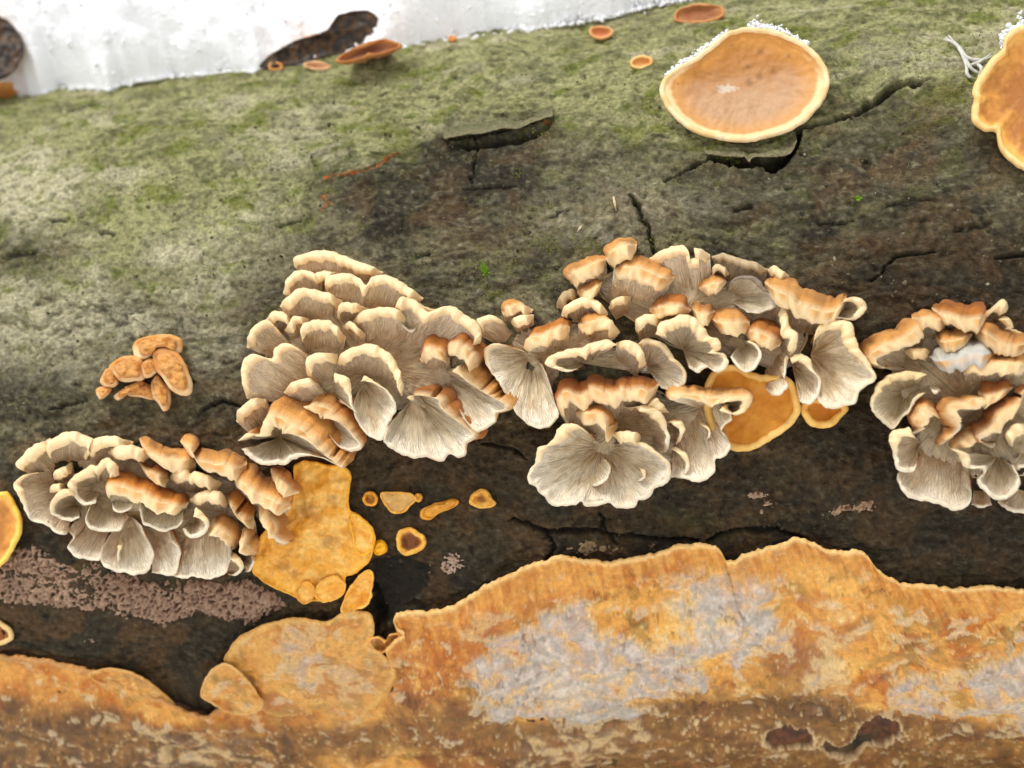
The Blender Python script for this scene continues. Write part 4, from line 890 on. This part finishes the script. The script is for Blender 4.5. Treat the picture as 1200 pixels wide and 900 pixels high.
drop('small orange ring cup with a dark eye near the large fan tips', ZO([(955,235),(972,200),(1000,182),(1035,190),(1055,222),(1070,240),(1050,255),(1010,262),(975,250)]), ZO([(1008,222)])[0], 1.6, 2.2, .7, lambda vv, arc, dist, q, sd: cmix(srgb(150,98,40), srgb(236,178,80), ss(.25, .5, vv)), srgb(240,186,90))
drop('bright yellow bead at the edge of the lobed orange sheet', ZO(ell(601,417,31,32,0,10,.03,3)), ZO([(601,417)])[0], 2.6, 1.6, .8, plain(srgb(244,184,40)), srgb(244,182,44))
drop('wide orange cup with hollow brown centre on dark bark', ZO([(663,395),(672,355),(705,335),(738,340),(755,355),(780,372),(788,402),(765,432),(725,448),(690,440),(668,420)]), ZO([(722,395)])[0], 1.4, 2.4, .8, lambda vv, arc, dist, q, sd: cmix(srgb(120,70,26), srgb(232,170,72), ss(.5, .75, vv)), srgb(242,190,92))

# ------------------------------------------------------------------ crust fungus along the underside of the log
WHITEP = [([(560,760),(620,725),(680,700),(720,745),(770,750),(830,735),(830,790),(730,830),(600,840),(550,800)], 1.0), ([(770,700),(800,668),(880,655),(920,690),(925,740),(860,775),(800,760)], .9), ([(950,690),(1010,690),(1010,800),(950,812),(900,790)], .45),
          ([(1150,770),(1230,740),(1240,850),(1120,835)], .95), ([(1060,780),(1120,770),(1120,820),(1040,830)], .7), ([(1040,720),(1090,740),(1100,800),(1050,790)], .4), ([(335,735),(375,735),(368,800),(338,790)], .7), ([(395,760),(450,770),(440,850),(395,860)], .45), ([(180,840),(290,860),(300,910),(150,910)], .45), ([(620,830),(760,840),(740,890),(630,890)], .45), ([(560,700),(585,740),(560,770),(548,740)], .5)]
RUSTP = [([(460,720),(600,690),(600,790),(480,840),(440,800)], .75), ([(600,680),(660,690),(680,760),(600,760)], .6), ([(910,700),(960,690),(1000,740),(920,760)], .6), ([(900,745),(970,740),(960,790),(900,780)], .6), ([(500,880),(620,875),(640,910),(500,910)], .9), ([(1110,740),(1150,760),(1130,790),(1090,780)], .4), ([(-10,785),(120,800),(200,850),(120,860),(-10,840)], .4)]
DARKP = [([(470,820),(560,800),(640,850),(600,890),(470,880),(330,890),(330,850),(420,840)], .8), ([(840,800),(1000,820),(1200,850),(1200,910),(600,910),(620,840)], .85), ([(20,815),(200,845),(330,860),(320,930),(-60,930),(-60,830)], .95), ([(890,760),(980,750),(980,830),(860,820)], .5)]
HOLES = [[(893,862),(905,848),(925,842),(930,850),(945,848),(952,858),(948,872),(930,870),(910,872)], [(960,872),(966,858),(978,868),(990,872),(1000,858),(1012,836),(1030,832),(1050,838),(1056,852),(1040,866),(1015,872),(1000,884),(975,882)]]

def crust_fields(S, A):
    wx_ = 3*fbm(S/12, A/12, 2, 171); wy_ = 3*fbm(S/12, A/12, 2, 175); s_, a_ = S+wx_, A+wy_
    n1 = fbm(s_/9, a_/8, 4, 101); n2 = fbm(s_/2.6, a_/2.4, 3, 105); n3 = fbm(s_/4.5, a_/6, 3, 109); big = fbm(S/26, A/18, 2, 181)
    C = cmix(srgb(222,164,84), srgb(190,112,34), ss(-.25, .4, n1+.35*n3)); C = cmix(C, srgb(236,188,104), ss(.15, .6, n3-.4*n1)*.75); C = cmix(C, srgb(164,96,38), ss(.2, .6, n1*.7+big)*.65)
    C = cmix(C, srgb(150,120,56), ss(.15, .5, fbm(s_/6, a_/5, 3, 117)+.25*big)*.6)
    h = 1.7*fbm(S/17, A/13, 2, 151)+1.0*n1+0.3*n2
    for p, k in RUSTP: C = cmix(C, srgb(176,98,38), ss(-5, 4, poly_sd(S, A, px_SA(p))+5*n1)*k*ss(-.6, .3, n2+.2))
    for p, k in DARKP: C = cmix(C, cmix(srgb(92,66,36), srgb(140,100,52), ss(-.35, .45, .6*n2+.6*n3)), ss(-6, 4, poly_sd(S, A, px_SA(p))+6*n1+2*n2)*k)
    wm = 0
    for p, k in WHITEP: wm = np.maximum(wm, ss(-6, 4, poly_sd(S, A, px_SA(p))+6*n1+1.5*n2)*k)
    blot = fbm(s_/5.5, a_/4.2, 4, 191)
    wp = np.clip(ss(.05, .8, wm*.65+.4*blot+.2*n2*wm), 0, 1)*np.clip(wm*1.6, 0, 1); wp = np.maximum(wp, ss(.42, .6, blot+.15*n2)*.55)
    C = cmix(C, cmix(srgb(212,206,196), srgb(178,174,164), ss(-.3, .3, n2)), wp*.9); C = cmix(C, srgb(236,206,140), ss(.12, .28, wp)*ss(.75, .4, wp)*.5)
    spk = ss(.3, .45, fbm(S/1.3, A/1.2, 2, 113)); C = cmix(C, srgb(238,214,160), spk*.5*ss(-.1, .3, n3)); low = ss(-40, -62, A+4*n1)
    pits = ss(.34, .5, fbm(s_/1.9, a_/1.9, 2, 131))*ss(-.05, .3, fbm(S/12, A/9, 2, 133)); C = cmix(C, srgb(70,42,18), pits*.35)
    h = h+.55*wp+.3*spk-.4*pits+.35*np.abs(fbm(s_/3.5, a_/3.2, 3, 141))
    step = px_SA([(600,838),(640,832),(700,815),(760,812),(830,818),(900,812),(1000,822),(1100,832),(1250,842)])
    stp = np.interp(S, step[:, 0], step[:, 1]); inr = ss(step[0, 0]-6, step[0, 0]+6, S); h = h-1.3*ss(1.2, -1.2, A-stp+1.6*n2+n1)*inr
    for hp in HOLES:
        d = poly_sd(S, A, px_SA(hp))+.8*n2; C = cmix(C, srgb(222,196,150), ss(-1.2, -.4, d)*.8); C = cmix(C, cmix(srgb(72,42,22), srgb(104,64,30), ss(-.3, .3, n2)), ss(-.3, .3, d)); h = h-1.5*ss(-.3, .5, d)+.4*ss(-1.4, -.5, d)*ss(.2, -.3, d)
    return C, h

def crust(label, margin, inner, h=2.0, curl=1.2, r=.55, nv=110, dens=.75, foot=None, rimc=srgb(236,198,132), warm_edge=1.0, seed=1, endsink=0.0, tuck=None):
    m, s = catmull(margin, False, None, dens); n = len(m); L = s[-1]
    m = m+np.stack([0*s, 2.2*noise(s/13, 0*s, .2, seed)+1.5*noise(s/5.5, 0*s, .2, seed+1)+.8*noise(s/2.6, 0*s, .2, seed+2)], 1)
    sa = px_SA(m, h+curl); ia = np.array(inner, float); ti = np.linspace(0, 1, len(ia)); tt = s/L
    inn = np.stack([np.interp(tt, ti, ia[:, 0]), np.interp(tt, ti, ia[:, 1])], 1)
    t = np.linspace(0, 1, nv)**1.15
    S = sa[None, :, 0]*(1-t)[:, None]+inn[None, :, 0]*t[:, None]; A = sa[None, :, 1]*(1-t)[:, None]+inn[None, :, 1]*t[:, None]
    D = np.hypot(S-sa[None, :, 0], A-sa[None, :, 1])
    C, dh = crust_fields(S, A); n2_ = fbm(S/2.4, A/2.0, 3, seed+21)
    fl = noise(np.repeat(s[None], nv, 0)/13, D/30, .2, seed+4)
    stk0 = noise(np.repeat(s[None], nv, 0)/8, D/16, .6, seed+14)
    H = h+dh*ss(0, 6, D)*.9+curl*np.exp(-D/2.6)+(.5*fl+.45*stk0)*ss(0, 3, D)*ss(20, 8, D)
    stk = noise(np.repeat(s[None], nv, 0)/12, D/12, .6, seed+14)+.6*noise(np.repeat(s[None], nv, 0)/5, D/7, .6, seed+15)+.4*n2_
    C = cmix(C, cmix(srgb(222,164,86), srgb(188,120,48), ss(-.35, .45, fl*.5+stk)), ss(13, 1.5, D+4*stk)*.8*warm_edge); C = cmix(C, rimc, ss(1.3, .2, D)*.8)
    if tuck is not None: H = H-3.2*ss(tuck-8, tuck+8, m[:, 0])[None]*np.exp(-D/7)
    H = H-endsink*ss(70, 0, s)[None]*ss(3, 14, D)
    P = from_SA(S, A, H)
    root = thing('crust_fungus', P[nv//4, n//2] if foot is None else foot, label, 'fungus'); org = np.array(root.location)
    o = mesh_obj('sheet', P.reshape(-1, 3), grid_faces(nv, n, flip=True), MB_crust, root, C.reshape(-1, 3), origin=org)
    e = sa-np.stack([S[6], A[6]], 1); e = nrm(smooth1(e, 4, False)); ru = r*(1+.3*noise(s/6, 0*s, .3, seed+7))
    rows = [P[0]]; cc = [np.tile(rimc, (n, 1))]
    for ph in (60, 30, 0, -30, -60, -85):
        a_ = math.radians(ph); rows.append(from_SA(sa[:, 0]+e[:, 0]*ru*math.cos(a_), sa[:, 1]+e[:, 1]*ru*math.cos(a_), H[0]+ru*(math.sin(a_)-1))); cc.append(cmix(rimc, np.array(rimc)*np.array([.8, .6, .38]), ss(-.2, .5, noise(s/9, 0*s, .4, seed+9))*.7))
    mesh_obj('rim', np.array(rows).reshape(-1, 3), grid_faces(7, n), MB_crust, o, np.array(cc).reshape(-1, 3), origin=org)
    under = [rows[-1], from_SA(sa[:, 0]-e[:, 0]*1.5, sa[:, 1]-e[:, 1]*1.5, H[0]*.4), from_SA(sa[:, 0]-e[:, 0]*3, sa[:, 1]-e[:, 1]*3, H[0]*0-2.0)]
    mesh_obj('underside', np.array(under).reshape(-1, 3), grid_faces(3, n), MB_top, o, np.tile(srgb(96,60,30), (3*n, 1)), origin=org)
    return root

Zl, Zr = Z(0,600,2.0), Z(600,600,2.0)
crust('brown orange crust sheet at the foot of the long low fan cluster', [(-110,760),(-60,764),(0,770),(60,778),(105,788),(150,808),(205,829),(224,838),(245,842),(300,838),(360,835),(420,828),(470,822),(520,822)], [(-190,-150),(20,-150)], h=2.2, curl=.8, seed=3, rimc=srgb(196,148,92), warm_edge=.5, tuck=250)
RM = [(452,766),(460,755),(474,746),(466,738),(461,728),(472,720)]+Zl([(1000,239),(1060,226),(1100,202),(1150,172)])+Zr([(0,148),(40,130),(80,118),(115,108),(160,115),(220,122),(260,118),(320,105),(350,98),(385,85),(430,80),(465,82),(490,95),(503,120),(520,122),(545,105),(600,88),(640,78),(665,65),(700,75),(750,95),(815,98),(840,115),(870,150),(920,172),(980,178),(1040,186),(1120,180),(1200,188),(1290,180),(1400,185)])
crust('long orange crust sheet with frilly upper edge and blue grey bloom', RM, [(-50,-150),(185,-150)], h=2.6, curl=1.6, nv=125, seed=5, endsink=2.6)
def crust_lobe(vv, arc, dist, q, sd):
    P = on_log(q[..., 0], q[..., 1], 2.0); S, A, _ = SA(P); c, _ = crust_fields(S, A); c = cmix(c, srgb(204,160,98), .3); return cmix(c, srgb(232,190,112), ss(.85, 1, vv)*.7)
root = thing('crust_fungus', pt(350,790), 'lobed honey coloured crust patch between the two long crust sheets', 'fungus')
sheet(root, Zl([(525,352),(530,332),(560,292),(620,262),(700,246),(765,256),(800,237),(850,230),(874,248),(878,290),(868,312),(900,335),(930,380),(900,440),(860,490),(820,515),(780,505),(740,475),(660,490),(600,470),(560,430),(540,390)]), Zl([(720,370)])[0], 2.6, 3.0, .4, crust_lobe, srgb(214,166,96), sink=3.0)
sheet(root, Zl([(470,430),(480,390),(505,360),(535,355),(575,385),(600,420),(618,450),(595,472),(545,474),(495,450)]), Zl([(540,418)])[0], 4.0, 3.8, .4, crust_lobe, srgb(224,184,120), names=('lobe', 'lobe_rim', 'lobe_skirt'))
root = thing('crust_fungus', pt(155,806), 'thin overlapping tan lobe on the upper edge of the brown orange crust', 'fungus')
sheet(root, Zl([(208,380),(250,366),(300,371),(350,396),(390,430),(412,455),(385,462),(330,455),(270,432),(235,405)]), Zl([(310,415)])[0], 2.8, 3.0, .5, crust_lobe, srgb(216,170,104), names=('lobe', 'rim', 'skirt'), sink=2.0)
root = thing('crust_fungus', pt(440,750), 'little curled crust flap in the notch beside the black hollow', 'fungus')
sheet(root, Zl([(862,300),(885,290),(905,300),(915,285),(945,285),(925,310),(900,330),(875,325)]), Zl([(898,310)])[0], 2.0, 3.0, .5, crust_lobe, srgb(232,180,104), names=('lobe', 'rim', 'skirt'))

# ------------------------------------------------------------------ crumbly growths
def crumble(label, poly, seed, height=1.5, step=0.24, col=(176,150,132), thr=0.0):
    p = px_SA(poly); s = np.arange(p[:, 0].min()-2, p[:, 0].max()+2, step); a = np.arange(p[:, 1].min()-2, p[:, 1].max()+2, step)
    S, A = np.meshgrid(s, a); n1 = fbm(S/3.2, A/2.6, 3, seed); n2 = fbm(S/1.1, A/1.0, 3, seed+5); wsp = fbm(S/7, A/6, 2, seed+9)
    d = poly_sd(S, A, p)+1.6*n1+.7*n2-(thr*(1-ss(-.3, .5, wsp)) if thr > 0 else thr)
    ridg = 1-np.abs(fbm(S/1.5, A/1.4, 3, seed+13))*2.2
    H = -0.9+height*ss(-.2, 2.2, d)*(0.75+.55*ridg)+.5*n2*ss(0, 1, d)+.5*wsp
    c = cmix(np.array(srgb(*col)), srgb(112,86,72), ss(.5, -.3, ridg)); c = cmix(c, srgb(186,166,148), ss(.3, .9, ridg*.6+n2*.5)*.5)
    F = grid_faces(len(a), len(s)); keep = (d.reshape(-1)[F] > 0).all(1); F = F[keep]
    used = np.unique(F); mp = np.zeros(S.size, int); mp[used] = np.arange(len(used))
    o = mesh_obj('crumbly_growth', from_SA(S, A, H).reshape(-1, 3)[used], mp[F], MB_crumb, None, c.reshape(-1, 3)[used])
    tag(o, label, 'fungus', kind='stuff')
crumble('pinkish brown crumbly growth spread under the long low fan cluster', [(-20,655),(20,648),(40,637),(60,645),(70,658),(110,662),(150,678),(210,684),(280,682),(320,695),(328,712),(290,726),(230,714),(190,726),(150,720),(110,712),(60,704),(20,706),(-20,700)], 201, height=2.0, thr=-1.3)
crumble('tiny pinkish crumb patch alone on smooth dark bark above the brown crust', [(82,742),(100,738),(116,748),(112,760),(92,758)], 211, 1.0)
crumble('flaky pink grey growth beside the black hollow and the orange cups', [(498,655),(520,640),(545,642),(552,660),(560,680),(530,690),(500,678)], 221, 1.0, col=(186,162,146), thr=1.4)
crumble('sparse pink flecks on dark bark right of the pale rosette', [(880,580),(920,574),(960,590),(985,605),(960,615),(930,600),(895,600)], 231, .9, col=(180,156,134), thr=2.2)
crumble('sparse pink flecks along the bark ridge above the long crust sheet', [(935,602),(980,590),(1040,580),(1060,590),(1050,608),(1000,606),(960,616)], 241, .9, col=(160,134,112), thr=2.0)
crumble('small lichen flecks above the frilly upper edge of the long crust', [(640,645),(700,632),(770,634),(770,652),(720,655),(650,662)], 251, .8, col=(150,130,104), thr=2.4)

# ------------------------------------------------------------------ frost, fibres, moss
def along(pts, n, rs):
    m, s = catmull(pts, False, 400); i = rs.randint(0, 400, n); return m[i]
def frost(label, pts, lift, face, centre, n=260, spread=7, seed=1, size=.3):
    rs = np.random.RandomState(seed); q = along(pts, n, rs); c = np.array(centre); out = nrm(q-c)
    clump = 0.35+0.65*ss(-.2, .35, noise(q[:, 0]/9, q[:, 1]/9, .3, seed))
    q = q+out*(rs.exponential(.33, n)*spread*clump)[:, None]+rs.normal(0, .8, (n, 2))
    P = pt(*centre); cdv = nrm(CAM-P); nn = nrm(face*cdv+(1-face)*lognormal(P)); f = plane_map(P+lognormal(P)*lift/1000, nn)
    V = f(q[:, 0], q[:, 1], rs.uniform(-2.6, .1, n))
    o = grains('frost', V, size*(0.5+rs.rand(n))/1000, MB_snow, seed=seed, squash=.6); tag(o, label, 'frost', kind='stuff')
frost('white frost crystals on the upper edge of the large round saucer', BIG[1:6], 7.5, .42, (868,103), 420, 5, 11)
frost('bright frost tuft crowning the top of the large round saucer', BIG[6:9], 7.5, .42, (868,103), 330, 12, 12)
frost('few frost crystals on the far side of the large round saucer', BIG[8:10], 7.5, .42, (868,103), 90, 5, 13)
frost('frost crystals on the upper edge of the ruffled orange bracket', RDISC[0:4], 7.0, .42, (1200,112), 260, 9, 14)

def strands(name, label, cat, lines, rad, col, h=0.5, jitter=.6, seed=1, arch=.8):
    rs = np.random.RandomState(seed); V, F, C = [], [], []; off = 0
    for ln in lines:
        m, s = catmull(ln, False, 22); t = np.linspace(0, 1, 22)
        m = m+np.stack([noise(t*5, 0*t, .2, seed+off), noise(t*5, 0*t+7, .2, seed+off)], 1)*jitter
        P = on_log(m[:, 0], m[:, 1], h+arch*np.sin(np.pi*t)+.3*noise(t*4, 0*t, .5, seed+off)); T = nrm(np.gradient(P, axis=0)); N = lognormal(P); B = np.cross(T, N)
        rr = rad/1000*(.25+.75*np.sin(np.pi*np.clip(t, .08, .95)))*(1+.3*noise(t*9, 0*t, .1, seed))
        ring = [P+(N*math.cos(a)+B*math.sin(a))*rr[:, None] for a in np.linspace(0, 2*math.pi, 6, endpoint=False)]
        v = np.stack(ring, 1).reshape(-1, 3); V.append(v); F.append(grid_faces(22, 6, closed=True)+off); off += len(v); C.append(np.tile(col, (len(v), 1)))
    o = mesh_obj(name, np.vstack(V), np.vstack(F), MB_wood, None, np.vstack(C)); return tag(o, label, cat)
strands('bark_fibre', 'shaggy whitish bark fibres crossing the moss beside the ruffled bracket', 'fibre', [[(1108,44),(1122,54),(1130,70),(1134,88)], [(1112,42),(1124,56),(1134,68),(1152,70),(1162,66)], [(1130,76),(1146,74),(1160,64)], [(1132,74),(1134,88),(1142,92)], [(1106,46),(1118,50),(1128,62)], [(1140,72),(1150,80),(1146,90)], [(1126,60),(1138,80),(1150,86)]], .45, srgb(206,208,206), seed=31)
strands('splinter', 'tiny pale upright splinter above the broad upper cluster', 'splinter', [[(718,226),(720,236),(722,247)]], .35, srgb(206,188,158), h=.6, jitter=.2, seed=32)
strands('splinter', 'short pale splinter lying left of the pale splinter on grey bark', 'splinter', [[(676,272),(679,268),(682,264)]], .3, srgb(216,204,180), h=.6, jitter=.2, seed=33)

def moss(label, centres, n, spread, seed, c0=(96,150,24), c1=(150,190,40)):
    rs = np.random.RandomState(seed); V, F, C = [], [], []
    cs = np.array(centres)[rs.randint(0, len(centres), n)]+rs.normal(0, 1, (n, 2))*spread
    P = on_log(cs[:, 0], cs[:, 1], rs.uniform(0.1, .9, n)); N = lognormal(P)
    d1 = nrm(rs.normal(size=(n, 3))+N*.8); d2 = nrm(np.cross(d1, rs.normal(size=(n, 3))))
    L = rs.uniform(.25, .6, n)[:, None]/1000
    v = np.stack([P, P+d1*L*.5+d2*L*.3, P+d1*L*1.1, P+d1*L*.5-d2*L*.3], 1).reshape(-1, 3); f = np.arange(4*n).reshape(-1, 4)
    c = np.repeat(cmix(srgb(*c0), srgb(*c1), rs.rand(n)), 4, 0)
    o = mesh_obj('moss', v, f, MB_moss, None, c, smooth=False); tag(o, label, 'moss', kind='stuff')
moss('bright green moss tuft on grey bark right of the tall tiered cluster', [(567,313),(568,318)], 160, (2.2, 3.5), 41)
moss('bright green moss speck on dark bark below the large round saucer', [(1005,232)], 60, (2, 1.5), 42)
rs_ = np.random.RandomState(77)
moss('thin green moss film scattered over the upper flank of the log', [(rs_.uniform(0, 860), rs_.uniform(110, 330)) for _ in range(90)]+[(rs_.uniform(560, 720), rs_.uniform(270, 350)) for _ in range(40)]+[(rs_.uniform(860, 1180), rs_.uniform(40, 140)) for _ in range(30)], 5200, (9, 4), 43, (84,96,36), (132,142,60))

def litter():
    """bark crumbs and lichen flakes clinging to the bark"""
    rs = np.random.RandomState(91); n = 4200
    q = np.stack([rs.uniform(-20, 1220, n), rs.uniform(70, 780, n)], 1); P = on_log(q[:, 0], q[:, 1], rs.uniform(-.2, .35, n)); S, A, _ = SA(P)
    keep = noise(S/9, A/7, .3, 5)+.5*noise(S/3, A/2, .3, 6) > -.1; P = P[keep]; n = len(P); yy = q[keep, 1]
    pal = cmix(srgb(120,116,98), srgb(64,56,44), rs.rand(n)); pal = cmix(pal, srgb(170,168,148), (rs.rand(n) < .07)*.8); pal = cmix(pal, srgb(72,58,44), ss(420, 560, yy)*.8)
    o = grains('bark_crumbs', P, (.14+.3*rs.rand(n)**2)/1000, MB_bark, pal, seed=92, squash=.65)
    tag(o, 'small bark crumbs and lichen flakes clinging all over the log', 'bark crumbs', kind='stuff')
litter()
